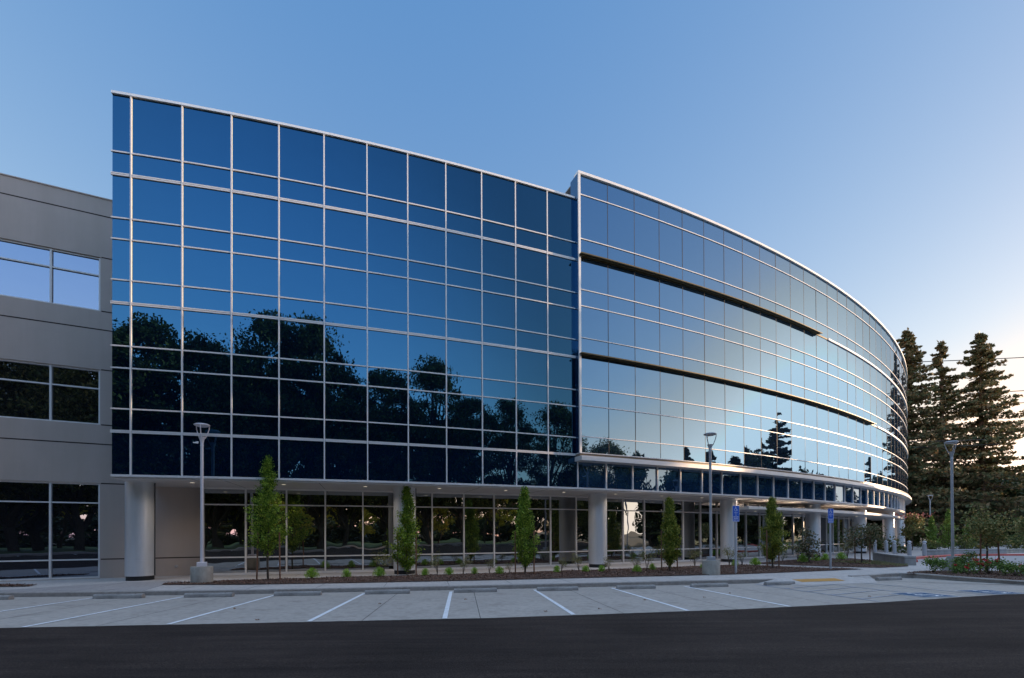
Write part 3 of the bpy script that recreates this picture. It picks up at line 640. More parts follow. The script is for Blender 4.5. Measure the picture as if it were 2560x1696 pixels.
# planting beds
MUL = mat("bark_mulch", (0.055, 0.03, 0.022), 0.95, col2=(0.12, 0.07, 0.05), nscale=14, bump=0.05, bscale=26)
beds = dict(
 front=[(-11.55, 15.92), (-8.92, 15.85), (-5.29, 16.3), (-0.58, 17.1), (3.0, 17.85), (7.3, 18.75), (8.75, 19.06), (10.7, 19.7), (12.61, 20.4), (14.0, 20.9), (15.6, 21.5), (15.4, 21.75), (13.9, 22.6), (12.5, 24.2), (11.9, 25.0), (9.75, 24.2), (6.6, 22.9), (3.93, 21.9), (-0.68, 20.2), (-3.56, 19.35), (-6.1, 18.72), (-9.0, 17.75), (-10.84, 17.17), (-11.8, 16.5)],
 back=[(13.2, 25.4), (15.2, 23.3), (17.0, 22.35), (19.0, 23.2), (19.6, 24.0), (19.35, 24.3), (21.3, 28.9), (21.5, 30.8), (18.7, 30.6), (15.9, 28.4), (12.9, 26.1)],
 island=[(15.45, 18.95), (15.8, 18.9), (16.1, 18.5), (16.26, 17.4), (16.76, 15.95), (17.65, 14.3), (19.1, 12.35), (22.1, 9.7), (26, 13), (24, 18.5), (21.2, 19.2), (19.6, 20.3), (17.2, 20.35), (15.9, 19.5)],
 left=[(-40, 14.9), (-20, 15.1), (-15.6, 15.6), (-15.9, 16.2), (-20, 15.9), (-40, 15.5)])
def inside(q, poly):
    x, y = q; c = False; n = len(poly)
    for i in range(n):
        x1, y1 = poly[i]; x2, y2 = poly[(i+1) % n]
        if (y1 > y) != (y2 > y) and x < (x2-x1)*(y-y1)/(y2-y1)+x1: c = not c
    return c
rng = np.random.default_rng(3)
for nm, poly in beds.items():
    tri_poly("mulch_bed", poly, lambda q: 0.0, MUL, off=0.022)
    xs = [q[0] for q in poly]; ys = [q[1] for q in poly]; N = {'front': 26000, 'back': 7000, 'island': 9000, 'left': 2500}[nm]
    Q = np.c_[rng.uniform(max(min(xs), -22), min(max(xs), 23), N*3), rng.uniform(min(ys), max(ys), N*3)]
    Q = np.array([q for q in Q if inside(q, poly)][:N])
    if nm == 'island': Q = Q[(Q[:, 1] > 13)]
    PP = np.c_[Q, 0.025+0.02*rng.random(len(Q))+0.02*np.sin(Q[:, 0]*3.1)*np.sin(Q[:, 1]*2.7)]
    o = leaves("mulch_chips", PP, 0.026, LEAF['chips'], rng, flatn=0.6, aspect=0.45); tag(o, {'front': "brown bark chips covering the long front planting bed", 'back': "brown bark chips in the bed before the low concrete wall", 'island': "dark bark chips in the rose planting island at right", 'left': "thin strip of bark chips at left by the grey wing"}[nm], "mulch", kind='stuff')
# fallen leaves on the apron
for i, (x, y) in enumerate([(1.9, 10.55), (0.7, 10.2), (3.3, 12.1), (-3.2, 11.7), (-6.3, 11.0), (5.0, 12.6), (-4.9, 9.3), (6.1, 13.6), (-1.2, 12.5), (9.3, 12.6)]):
    mb = MB(); z = zp((x, y))+0.012; a = i*1.3; pts = []
    for j in range(7):
        rr_ = 0.05*(1.0 if j % 2 == 0 else 0.55); aa = a+j*2*math.pi/7; pts.append((rr_*math.cos(aa), rr_*math.sin(aa)*0.8, 0.012*(j % 3)))
    mb.add(pts, [tuple(range(7))]); o = mb.build("fallen_leaf", LEAF['dry']); o.location = (x, y, z)
    tag(o, "dry brown leaf on parking concrete, "+["in a stall near the asphalt, right of centre", "nearest the asphalt at centre", "in the stall before the third column", "first stall left of centre", "second stall left of centre", "left of the right lamp post", "by the asphalt edge left of centre", "below the fourth columnar tree", "middle of the centre stall", "beside the blue painted symbol"][i], "leaf", "dry leaves fallen on the parking concrete")

# ================================================================== WHEEL STOPS
stops = [((-14.4, 13.27), 3), ((-10.92, 13.45), 5), ((-8.52, 13.62), 6), ((-6.13, 13.86), 7), ((-3.65, 14.2), 8), ((-1.1, 14.5), 8.5), ((1.39, 14.84), 9), ((3.89, 15.24), 9.5), ((6.4, 15.72), 10), ((9.0, 16.3), 11), ((14.0, 18.0), 14)]
names = ["concrete wheel stop cut by the left photo edge", "concrete wheel stop below the left silver column", "concrete wheel stop below the left lamp post base", "concrete wheel stop below the leftmost staked columnar tree", "concrete wheel stop left of the column with a tree before it",
 "concrete wheel stop just right of the most upright white line", "concrete wheel stop below the third columnar tree", "concrete wheel stop left of the third columnar tree's right neighbour stall", "concrete wheel stop below the fourth columnar tree", "concrete wheel stop between right lamp post and yellow tactile pad", "lone concrete wheel stop by the rose planting island tip"]
names[7] = "concrete wheel stop midway between third column and fourth columnar tree"
names[8] = "concrete wheel stop nearest below the right lamp post base"
for i, ((x, y), a) in enumerate(stops):
    L = 0.64 if i < 9 else 0.55
    mb = MB(); prof = [(-0.085, 0), (0.085, 0), (0.075, 0.075), (0.045, 0.115), (-0.045, 0.115), (-0.075, 0.075)]
    mb.add([(-L, p, z) for p, z in prof]+[(L, p, z) for p, z in prof], [(j, (j+1) % 6, 6+(j+1) % 6, 6+j) for j in range(6)]+[(5, 4, 3, 2, 1, 0), (6, 7, 8, 9, 10, 11)])
    o = mb.build("wheel_stop", M['stopc'], bevel=0.01); o.location = (x, y, zp((x, y))+0.003); o.rotation_euler = (R_(-1.0), 0, R_(a))
    tag(o, names[i], "wheel stop", "wheel stops along the kerb")
    for sx in (-0.42, 0.42):
        mb = MB(); mb.lathe([(0.012, 0), (0.012, 0.004)], 10); pn = mb.build("anchor_pin", M['joint'], o); pn.location = (sx, 0, 0.1145)

# ================================================================== LAMP POSTS
def lamp(x, y, m, label, base='round', rz=0.0, H=5.5, camdet=False, zb=0.0, name="lamp_post"):
    e = empty(name, (x, y, zb), rz, label, "lamp post", "lamp posts")
    mb = MB()
    if base == 'round': mb.lathe([(0.335, -0.2), (0.335, 0.545), (0.325, 0.56), (0.0005, 0.565)], 40)
    else: mb.lathe([(0.36, -0.3), (0.36, 0.445), (0.35, 0.46), (0.0005, 0.465)], 40)
    mb.build("concrete_base", M['conc'] if base == 'round' else M['conc_blue'], e, smooth=True)
    b0 = 0.56 if base == 'round' else 0.46
    mb = MB(); mb.box(-0.15, 0.15, -0.15, 0.15, b0, b0+0.15); mb.build("base_cover", m, e, bevel=0.01)
    mb = MB(); mb.lathe([(0.055, b0+0.14), (0.049, H-0.78), (0.056, H-0.775), (0.056, H-0.75), (0.049, H-0.74), (0.052, H-0.66), (0.066, H-0.58), (0.095, H-0.50), (0.115, H-0.46), (0.0005, H-0.455)], 28); mb.build("pole", m, e, smooth=True)
    for a in (20, 140, 260):
        a = R_(a); pts = []
        for s_, zz in ((0.11, H-0.50), (0.155, H-0.42), (0.21, H-0.30), (0.25, H-0.18), (0.262, H-0.09), (0.255, H-0.05)): pts.append((s_*0.86*math.cos(a), s_*0.86*math.sin(a), zz))
        mb = MB(); mb.tube(pts, 0.016, 8); mb.build("arm", m, e, smooth=True)
    mb = MB(); mb.lathe([(0.045, H-0.105), (0.145, H-0.105), (0.18, H-0.092), (0.20, H-0.082), (0.235, H-0.07), (0.245, H-0.052), (0.24, H-0.035), (0.19, H-0.012), (0.10, H-0.002), (0.0005, H)], 36); mb.build("lamp_head", m, e, smooth=True)
    if camdet:
        mb = MB(); mb.tube([(-0.10, 0, H-0.64), (-0.19, 0, H-0.66)], 0.02, 8); mb.box(-0.26, -0.11, -0.03, 0.03, H-0.695, H-0.66); mb.build("sensor", M['sign_w'], e, bevel=0.005)
    return e
lamp(-10.72, 16.72, M['lamp_w'], "pale lamp post in front of the glass facade at left, on a round concrete base", rz=R_(30), camdet=True)
lamp(7.85, 19.1, M['lamp_d'], "grey lamp post before the fourth column, on a round concrete base in the long bed", rz=R_(75), H=5.6, camdet=True)
lamp(18.9, 20.75, M['lamp_d'], "tall grey lamp post before the redwoods, beside the staked tree and roses", base='low', rz=R_(10), H=5.55)
lamp(42.78, 49.45, M['lamp_d'], "small distant grey lamp post just right of the building's far end", rz=R_(50), H=5.5)
lamp(66.6, 68.3, M['lamp_d'], "farthest thin lamp post behind the staked tree at right", rz=R_(80), H=5.6)
# plain posts
for i, ((x, y), h, lb) in enumerate((((44.4, 47.3), 2.6, "taller bare pale steel post behind the low wall at right"), ((46.3, 48.07), 2.05, "shorter bare pale steel post behind the low wall at right"))):
    e = empty("steel_post", (x, y, 0), 0, lb, "post", "bare posts behind the low wall")
    mb = MB(); mb.lathe([(0.10, 0), (0.10, h-0.03), (0.08, h)], 16); mb.build("shaft", M['galv'], e, smooth=True)
    mb = MB(); mb.box(-0.16, 0.16, -0.16, 0.16, 0, 0.03); mb.build("foot_plate", M['galv'], e)

# ================================================================== ACCESS SIGNS
def text_mesh(name, s, width, height, m, parent, x0, z0, y):
    cu = bpy.data.curves.new(name, 'FONT'); cu.body = s; cu.align_x = 'CENTER'; cu.size = 1.0; cu.offset = 0.02
    tmp = bpy.data.objects.new(name, cu); COL.objects.link(tmp)
    dg = bpy.context.evaluated_depsgraph_get(); dg.update()
    me = bpy.data.meshes.new_from_object(tmp.evaluated_get(dg)); bpy.data.objects.remove(tmp)
    xs = [v.co.x for v in me.vertices]; ys = [v.co.y for v in me.vertices]
    cx, w_, y0_, h_ = (min(xs)+max(xs))/2, max(xs)-min(xs), min(ys), max(ys)-min(ys)
    for v in me.vertices: v.co = Vector((x0+(v.co.x-cx)/w_*width, y, z0+(v.co.y-y0_)/h_*height))
    me.materials.clear(); me.materials.append(m)
    o = bpy.data.objects.new(name, me); COL.objects.link(o); o.parent = parent; return o
def sign(x, y, face, zb, zt, lines, label):
    e = empty("parking_sign", (x, y, 0), face, label, "sign", "accessible parking signs")
    mb = MB(); mb.box(-0.032, 0.032, 0.0, 0.064, 0, zt-0.03); mb.build("post", M['galv'], e, bevel=0.004)
    def rr(w_, z0, z1, yy, r=0.03, th=0.003):
        pts = []
        for cx, cz, a0 in ((w_-r, z0+r, -90), (w_-r, z1-r, 0), (-w_+r, z1-r, 90), (-w_+r, z0+r, 180)):
            for k in range(5): a = R_(a0+k*22.5); pts.append((cx+r*math.cos(a), cz+r*math.sin(a)))
        n = len(pts); m_ = MB(); m_.add([(p[0], yy, p[1]) for p in pts]+[(p[0], yy-th, p[1]) for p in pts], [tuple(range(n)), tuple(range(n, 2*n))]+[(i, (i+1) % n, n+(i+1) % n, n+i) for i in range(n)]); return m_
    w_ = 0.1525
    pl = rr(w_, zb, zt, -0.001).build("sign_plate", M['sign_w'], e)
    zs_ = zb+0.185
    rr(w_-0.012, zs_+0.008, zt-0.012, -0.0042, 0.02, 0.001).build("blue_panel", M['sign_b'], pl)
    rr(w_-0.012, zb+0.012, zs_-0.002, -0.0042, 0.012, 0.001).build("blue_panel", M['sign_b'], pl)
    mb = MB(); S = 0.22; top = zt-0.02
    wheelchair(mb, lambda a, b_: ((a-0.5)*S*0.95, -0.0068, top-S+b_*S)); mb.build("symbol", M['sign_w'], pl)
    z = top-S-0.012
    for s_, w2 in lines:
        z -= 0.040; text_mesh("lettering", s_, w2, 0.030, M['sign_w'], pl, 0, z, -0.0068); z -= 0.016
    text_mesh("lettering", "MINIMUM", 0.19, 0.045, M['sign_w'], pl, 0, zb+0.115, -0.0068)
    text_mesh("lettering", "FINE $250", 0.23, 0.05, M['sign_w'], pl, 0, zb+0.035, -0.0068)
    return e
sign(8.94, 19.3, R_(10), 2.09, 2.735, [("PARKING", 0.15), ("ONLY", 0.09), ("VAN", 0.075), ("ACCESSIBLE", 0.20)], "blue accessible van parking sign before the canopy's left end, left of two")
sign(14.24, 21.6, R_(12), 2.07, 2.72, [("PARKING", 0.20), ("ONLY", 0.12)], "blue accessible parking sign in front of the leafy staked tree, right of two")

# ================================================================== LOW WALLS, BOLLARDS
def lowwall(line, wdt, h, label, m=M['conc_blue']):
    L = [np.array(q, float) for q in line]; n = len(L)
    e = empty("low_wall", (*L[0], 0), 0, label, "low wall", "low concrete walls")
    def ribbon(off0, off1, z0, z1):
        mb = MB(); vs = []
        for i in range(n):
            d = L[min(i+1, n-1)]-L[max(i-1, 0)]; d /= np.linalg.norm(d); nn = np.array([-d[1], d[0]])
            a, b = L[i]+nn*off0-L[0], L[i]+nn*off1-L[0]; vs += [(*a, z0), (*b, z0), (*b, z1), (*a, z1)]
        mb.add(vs, [(4*i+j, 4*(i+1)+j, 4*(i+1)+(j+1) % 4, 4*i+(j+1) % 4) for i in range(n-1) for j in range(4)]+[(0, 1, 2, 3), tuple(4*(n-1)+j for j in (3, 2, 1, 0))]); return mb
    ribbon(0, wdt, -0.1, h-0.12).build("wall_body", m, e, bevel=0.008)
    ribbon(0.012, wdt-0.012, h-0.12, h-0.11).build("shadow_joint", M['joint'], e)
    ribbon(0, wdt, h-0.11, h).build("cap_course", m, e, bevel=0.01)
lowwall([(21.9, 29.4), (20.95, 27.5), (20.1, 25.7), (19.55, 24.1)], 0.48, 0.46, "curved grey concrete seat wall in front of the bollards")
lowwall([(29.45, 33.6), (29.9, 34.4), (31.5, 34.75), (34.3, 35.1), (36.3, 35.5)], 0.5, 0.42, "straight pale concrete wall behind the red kerb")
lowwall([(36.4, 37.0), (40.1, 38.3), (50, 40)], 0.4, 0.32, "long low concrete wall at far right beyond the drive", M['conc'])
bl = ["leftmost bollard beside the round columns", "second bollard from left, close beside the first", "third bollard, in front of the gap between columns", "fourth bollard, behind the end of the seat wall", "rightmost bollard, standing alone near the red kerb"]
for i, (x, y) in enumerate([(28.96, 38.61), (28.7, 37.1), (27.9, 35.3), (27.92, 34.0), (28.3, 33.2)]):
    e = empty("bollard", (x, y, 0), 0, "grey domed "+bl[i], "bollard", "bollards at the entrance")
    mb = MB(); mb.lathe([(0.125, -0.05), (0.125, 0.84), (0.10, 0.842), (0.10, 0.85)], 24); mb.build("shaft", M['lamp_d'], e, smooth=True)
    mb = MB(); mb.lathe([(0.085, 0.85), (0.085, 0.93)], 20); mb.build("light_band", M['sign_w'], e, smooth=True)
    mb = MB(); mb.lathe([(0.135, 0.925), (0.135, 0.96), (0.12, 1.02), (0.08, 1.065), (0.0005, 1.085)], 24); mb.build("dome_cap", M['lamp_d'], e, smooth=True)

# ================================================================== VEGETATION
def branchy(mb, base, top, r0, r1, rng, wob=0.1, n=6):
    pts = []; rad = []
    for i in range(n+1):
        f = i/n; p = np.array(base)*(1-f)+np.array(top)*f
        if 0 < i < n: p = p+rng.normal(size=3)*wob*np.array([1, 1, 0.2])
        pts.append(p); rad.append(r0*(1-f)+r1*f)
    mb.tube([tuple(p) for p in pts], rad, 7); return pts

def broad_tree(name, seed, H, Wd, m, nl, lsize, label, cat="tree", group=None, loc=(0, 0, 0), trunk_h=0.25, clusters=60, m_bark=None):
    rng = np.random.default_rng(seed); e = empty(name, loc, 0, label, cat, group)
    mb = MB(); tops = []
    trunk = branchy(mb, (0, 0, -0.3), (rng.normal()*0.3, rng.normal()*0.3, H*0.72), H*0.022, H*0.006, rng, H*0.012)
    cl = []
    for i in range(clusters):
        f = trunk_h+(1-trunk_h)*rng.random()**0.85; z = H*f
        prof = math.sin(math.pi*min(1, (f-trunk_h+0.10)/(1.10-trunk_h)))**0.6
        a = rng.random()*2*math.pi; rr_ = Wd/2*prof*math.sqrt(rng.random())*0.95
        if rng.random() < 0.5: rr_ = Wd/2*prof*(0.75+0.25*rng.random())
        c = np.array([rr_*math.cos(a), rr_*math.sin(a), min(z, H*0.97)]); cl.append(c)
        if i % 3 == 0:
            zb = max(0.12*H, c[2]-0.25*H-0.3*rr_); f2 = min(1, zb/(0.72*H)); tp = trunk[int(f2*6)]
            branchy(mb, tuple(tp), tuple(c), H*0.007, H*0.0015, rng, H*0.012, 4)
    mb.build("trunk", m_bark or M['bark'], e, smooth=True)
    PP = []
    per = nl//len(cl)
    for c in cl:
        s_ = Wd*(0.03+0.065*rng.random()**1.5)*(60/len(cl))**0.25*1.15; q = rng.normal(size=(per, 3)); q /= np.maximum(1e-6, np.linalg.norm(q, axis=1, keepdims=True)); q *= (rng.random((per, 1))**0.5)*s_*(1.5+1.1*rng.random()); q[:, 2] *= 0.72
        PP.append(c+q)
    leaves("crown", np.concatenate(PP), lsize, m, rng, e)
    return e

def conifer(name, seed, H, Wd, m, nb, per, lsize, label, group=None, loc=(0, 0, 0), lo=0.12, gap=0.0):
    rng = np.random.default_rng(seed); e = empty(name, loc, 0, label, "tree", group)
    mb = MB(); branchy(mb, (0, 0, -0.3), (0, 0, H*0.985), H*0.02, H*0.002, rng, 0.03, 8); PP = []
    for i in range(nb):
        f = lo+(1-lo)*(i+rng.random())/nb; z = H*f
        L = Wd/2*(min(1, (1-f)/0.80)**0.75)*(0.38+0.68*rng.random())+0.25
        a = rng.random()*2*math.pi; d = np.array([math.cos(a), math.sin(a), 0]); droop = -0.10-0.20*(1-f)
        tip = np.array([0, 0, z])+d*L+np.array([0, 0, droop*L+0.06*L])
        if f < 0.93 and i % 2 == 0: mb.tube([(0, 0, z), tuple(np.array([0, 0, z])*0.5+tip*0.5+np.array([0, 0, -0.02*L])), tuple(tip)], [0.05+0.02*L*0.3, 0.03, 0.01], 5)
        n_ = int(per*(0.4+L/(Wd/2))); s_ = rng.random((n_, 1))**0.8
        side = np.array([-d[1], d[0], 0]); wv = (0.06+0.16*(1-np.abs(2*s_-0.9)))*L
        q = np.array([0, 0, z])+s_*(tip-np.array([0, 0, z]))+side*rng.normal(size=(n_, 1))*wv*0.8+np.array([0, 0, 1])*(rng.normal(size=(n_, 1))*0.065*(0.4+0.25*L)+0.08*L*s_*s_)
        PP.append(q)
    q = rng.normal(size=(per*2, 3))*np.array([0.16, 0.16, 0.38])+np.array([0, 0, H*0.965]); PP.append(q)
    mb.build("trunk", M['bark_red'], e, smooth=True)
    leaves("crown", np.concatenate(PP), lsize, m, rng, e, flatn=0.15)
    return e

# redwoods in view
conifer("redwood_tree", 11, 26.9, 14.0, LEAF['redwood'], 290, 95, 0.23, "broad reddish redwood tree right against the building's curved end", "redwoods behind the building", (49.6, 60.5, 0), lo=0.06)
conifer("redwood_tree", 12, 26.2, 9.5, LEAF['redwood'], 200, 68, 0.21, "slender middle redwood tree of three, with thin airy crown", "redwoods behind the building", (55.3, 62.0, 0), lo=0.10)
conifer("redwood_tree", 13, 26.4, 15.5, LEAF['redwood'], 215, 98, 0.23, "rightmost tall redwood tree with long open branches and bare lower trunk", "redwoods behind the building", (58.4, 60.0, 0), lo=0.16)
# dark tree mass behind
bgl = [(46, 66, 11, 9), (50.5, 70, 10, 10), (56, 69, 12, 10), (62, 70, 10.5, 10), (68, 69, 9.5, 10), (74, 67, 10.5, 10), (80, 64, 11, 11), (64, 84, 12, 12), (52, 84, 13, 12), (78, 78, 12, 12), (41, 64, 10, 8), (88, 66, 11, 12)]
lbls = ["beside the building end", "below the leftmost redwood", "between the left and middle redwoods", "behind the bare redwood trunk", "right of the redwood trunk", "at the right, behind the staked tree", "at the right photo edge", "in the second row behind the trunk", "in the second row behind the redwoods", "in the second row at right", "half hidden by the round columns", "outermost at right"]
bt = None
protos = [broad_tree("evergreen_tree", 31+i, 10, 10, LEAF['bgdark'], 9000, 0.28, "x", group="dark trees behind the drive", trunk_h=0.08, clusters=60) for i in range(2)]
for i, (x, y, h, wv) in enumerate(bgl):
    lb = "dark bushy evergreen tree "+lbls[i]
    if i < 2: o = protos[i]; o['label'] = lb
    else: o = copy_tree(protos[i % 2], label=lb)
    o.location = (x, y, 0); o.rotation_euler = (0, 0, i*1.7); o.scale = (wv/10, wv/10, h/10)
# mirrored trees across the car park: broadleaf
import collections
def refl_tree(i, proto, x, y, h, wv, label, grp):
    o = proto if i == 0 else copy_tree(proto)
    o.location = (x, y, 0); o.rotation_euler = (0, 0, i*2.1); o['label'] = label; o['group'] = grp
    return o
tp = [broad_tree("broadleaf_tree", 51+i, 20, 13, LEAF['broad'], 36000, 0.155, "x", trunk_h=0.23, clusters=170) for i in range(3)]
TR = [(-24.5, -13.5, 19.8, 13), (-18.8, -15.0, 20.3, 10), (-13.6, -17.5, 20.3, 9.5), (-9.8, -15.5, 18.4, 8.5), (-5.8, -14.8, 22.6, 9.5), (-1.6, -13.5, 22.6, 8.5), (1.8, -13.6, 18.2, 8), (7.4, -12.2, 18.6, 8.5), (13.2, -9.8, 20.2, 8.0), (18.3, -8.2, 16.6, 7.5), (23.2, -5.8, 16.8, 7.0), (28.6, -1.2, 16.4, 8.0), (-31.5, -12.5, 22, 13), (-38, -8.0, 21, 13), (34.6, 3.8, 12.4, 7.0), (-45, -4, 20, 12), (-21.5, -18.5, 17.5, 10), (-11.5, -20.5, 17.5, 9.5), (-3.8, -18.5, 17.0, 9), (4.8, -16.5, 15.0, 8), (10.2, -14.8, 15.5, 8), (16.0, -12.0, 14.5, 7.5)]
for i, (x, y, h, wv) in enumerate(TR):
    o = tp[i % 3] if i < 3 else copy_tree(tp[i % 3])
    o.location = (x, y, 0.1); o.rotation_euler = (0, 0, i*2.1); o.scale = (wv/13*1.28, wv/13*1.28, h/20)
    tag(o, "dark broadleaf tree across the car park, %s of the mirrored row" % ORD[i], "tree", "mirrored broadleaf trees across the car park")
# trees off to the right
pc = conifer("conifer_tree", 71, 20, 7.5, LEAF['bgdark'], 230, 85, 0.26, "x", lo=0.1)
CR = [(62.8, 28.6, 20.5, 9.5), (55.0, 15.5, 13.2, 8.5), (51.2, 11.5, 13.2, 8.0), (60.0, 22.5, 14.0, 9.0), (70.0, 54.5, 13.0, 7.0), (66, 19.0, 13.5, 9.0), (60.0, 25.6, 15.0, 7.5)]
for i, (x, y, h, wv) in enumerate(CR):
    o = pc if i == 0 else copy_tree(pc)
    o.location = (x, y, 0); o.rotation_euler = (0, 0, i*1.1); o.scale = (wv/7.5, wv/7.5, h/20)
    tag(o, "tall pointed conifer mirrored in the upper right glass" if i == 0 else "dark conifer off to the right, %s behind the tallest one" % ORD[i], "tree", "mirrored conifers")
CB = [(57.5, 9.0, 11.5, 8), (63.5, 14.0, 12.5, 8), (68.0, 26.0, 11.5, 8), (74, 20, 12.5, 9), (46, -9.5, 12.5, 8), (53, -13, 13, 9), (86, 24, 12.0, 10), (90, 33, 10.5, 9), (92, 41, 10.0, 9), (94, 49, 10.5, 9), (96, 58, 10.0, 9), (84, 12, 13, 10), (92, 4, 8, 9), (64, 7, 13, 8), (76, -13, 13, 11), (41, 5.5, 11.8, 7), (56.5, 24.5, 12.0, 8), (61, 30.5, 9.2, 8), (57, 33.5, 9.8, 8), (57.5, 37.5, 9.0, 6.5), (98, 67, 9.5, 9), (100, 30, 15, 10), (101, 40, 12.5, 9), (70, 8, 12.5, 9)]  # a few added out of view to keep low sun off columns and ledge
for i, (x, y, h, wv) in enumerate(CB):
    o = copy_tree(protos[i % 2]); o.location = (x, y, -0.2); o.rotation_euler = (0, 0, i*0.9); o.scale = (wv/10, wv/10, h/10)
    tag(o, "dark bushy tree off to the right, %s of those mirrored low" % ORD[i], "tree", "mirrored bushy trees at right")
FARG = []
for i, (x, y) in enumerate([(-58, -40), (-47, -46), (-36, -42), (-27, -50), (-16, -68), (-6, -72), (6, -70), (17, -72), (29, -60), (38, -50), (47, -42), (56, -34), (60, -22), (62, -12), (-66, -28), (-62, -12), (-54, -2)]):
    o = copy_tree(protos[i % 2]); o.location = (x, y, -0.2); o.rotation_euler = (0, 0, i*1.4); o.scale = (1.35, 1.35, 1.0+0.1*(i % 3))
    tag(o, "dark bushy tree far across the car park, %s of the row seen mirrored" % ORD[i], "tree", "mirrored far trees across the car park")
for i, (x, y, s_) in enumerate([(-44, -16, 2.0), (-36, -24, 2.2), (-29, -19, 1.8), (-21.5, -26, 2.3), (-15, -21, 1.7), (-9, -27, 2.2), (-3.5, -20, 1.6), (2, -28, 2.4), (7, -20, 1.8), (12.5, -26, 2.1), (18, -20, 1.9), (24, -26, 2.3), (31, -18, 2.0), (39, -21, 2.1)]):
    FARG.append((x, y, s_))
for i in range(20):
    x = -66+i*6.6; y = -33-9*math.cos(x/45.0)
    o = copy_tree(protos[i % 2]); o.name = "hedge_bush"; o.location = (x, y, -0.3); o.rotation_euler = (0, 0, i*1.1); o.scale = (0.95, 0.95, 0.42+0.05*(i % 3))
    tag(o, "low dark hedge bush far across the car park, %s of its row" % ORD[i], "bush", "mirrored hedge bushes across the car park")
# opposite side of the car park
GR = mat("lawn", (0.09, 0.13, 0.03), 0.95, noise=0.35, nscale=3, bump=0.03, bscale=30)
o = flat("lawn", [(-70, -6.2, 0.32), (70, -6.2, 0.32), (90, -60, 0.32), (-90, -60, 0.32)], [(0, 3, 2, 1)], GR, kind='structure')
flat("right_lawn", [(70, 17, 0.02), (200, -60, 0.02), (200, 100, 0.02), (66, 70, 0.02), (66, 40, 0.02)], [(0, 1, 2, 3, 4)], GR, kind='structure')
kerbmesh("kerb", [(70, -6.1), (30, -6.0), (0, -6.0), (-30, -6.05), (-70, -6.1)], top=0.42, wdt=0.15)
for u in range(-24, 30, 3):
    mb = MB(); strip("l", (u, -5.8), (u, -1.2), 0.1, lambda p: zp((p[0], p[1])) if p[1] > -5 else zp((0, p[1])), None, 0.012, mbo=mb); o = mb.build("parking_line", M['paint']); o['kind'] = 'structure'
hb = empty("low_office_building", (6, -58, 0.1), 0, "low pale building with red roof edge, seen mirrored in the storefront", "building")
mb = MB(); mb.box(0, 24, -6, 6, 0, 3.0); mb.build("wall", M['bwall'], hb)
mb = MB(); mb.box(-0.5, 24.5, -6.5, 6.5, 3.0, 3.4); mb.build("roof", M['broof'], hb)
for k in range(4):
    mb = MB(); mb.box(2+k*5.5, 5+k*5.5, 6.0, 6.02, 0.9, 2.4); mb.build("window", M['glass_sf'], hb)
yt = broad_tree("young_maple_tree", 81, 4.6, 3.4, LEAF['yellow'], 2600, 0.10, "x", trunk_h=0.35, clusters=26)
for i, (x, y, s_) in enumerate([(-22.0, -7.8, 1.1), (-17.5, -8.4, 0.9), (-7.6, -8.2, 1.0), (-4.6, -9.6, 0.9), (3.4, -8.4, 0.85), (8.5, -9.0, 0.8), (15, -8.0, 1.0), (-28, -9, 1.2)]+FARG):
    o = yt if i == 0 else copy_tree(yt); o.location = (x, y, 0.3); o.rotation_euler = (0, 0, i*1.9); o.scale = (s_, s_, s_)
    tag(o, "small golden leaved young tree across the car park, %s of the row" % ORD[i], "tree", "mirrored golden young trees")

# columnar hornbeams (front bed)
def hornbeam(seed, x, y, H, z0, wv, m, label, n=12500, leader=0.0, lump=0.25):
    rng = np.random.default_rng(seed); e = empty("hornbeam_tree", (x, y, 0.02), 0, label, "tree", "staked columnar trees in the front bed")
    mb = MB(); branchy(mb, (0, 0, -0.05), (0, 0, H*0.93), 0.042, 0.008, rng, 0.012, 6); PP = []
    nbr = 110
    for i in range(nbr):
        f = (i+rng.random())/nbr; z = z0+(H*0.97-z0)*f
        prof = (min(1, f/0.10)**0.6)*(1-max(0, (f-0.30)/0.70)**1.25)
        prof = max(prof*1.18, 0.12 if f < 0.9 else 0.06)
        a = rng.random()*2*math.pi; L = wv/2*prof*(1-lump+2*lump*rng.random()); hgt = 0.30+0.25*rng.random()
        b0 = np.array([0, 0, max(z0*0.9, z-0.15)]); tip = np.array([L*math.cos(a), L*math.sin(a), z+hgt*0.5])
        if tip[2] > H: tip[2] = H-rng.random()*0.1
        if i % 3 == 0: mb.tube([tuple(b0), tuple((b0+tip)/2+np.array([0, 0, -0.03])), tuple(tip)], [0.008, 0.005, 0.003], 4)
        k = n//nbr; s_ = rng.random((k, 1))**0.6
        PP.append(b0+s_*(tip-b0)+rng.normal(size=(k, 3))*np.array([0.06, 0.06, 0.07]))
    if leader: 
        k = 90; s_ = rng.random((k, 1)); PP.append(np.array([0.02, 0, H-leader])+s_*np.array([0.10, 0, leader])+rng.normal(size=(k, 3))*0.035*(1.2-s_))
    mb.build("trunk", M['bark'], e, smooth=True); leaves("crown", np.concatenate(PP), 0.036, m, rng, e, aspect=0.5, stretch=(0, 0, 0.25))
    return e
hornbeam(101, -8.94, 17.72, 4.45, 0.95, 1.12, LEAF['hornbeam'], "tall bright green columnar tree with a long thin leader, leftmost of five", leader=0.75, lump=0.28)
hornbeam(102, -4.29, 19.72, 3.55, 0.22, 0.92, LEAF['hornbeam'], "dense green columnar tree growing before the second silver column", lump=0.3)
hornbeam(103, 0.52, 19.6, 3.45, 0.30, 0.80, LEAF['hornbeam'], "narrow green columnar tree between the second and third columns", lump=0.22)
hornbeam(104, 6.84, 21.0, 3.12, 0.28, 0.70, LEAF['hornbeam_d'], "yellowish slim columnar tree right of the third column", lump=0.2)
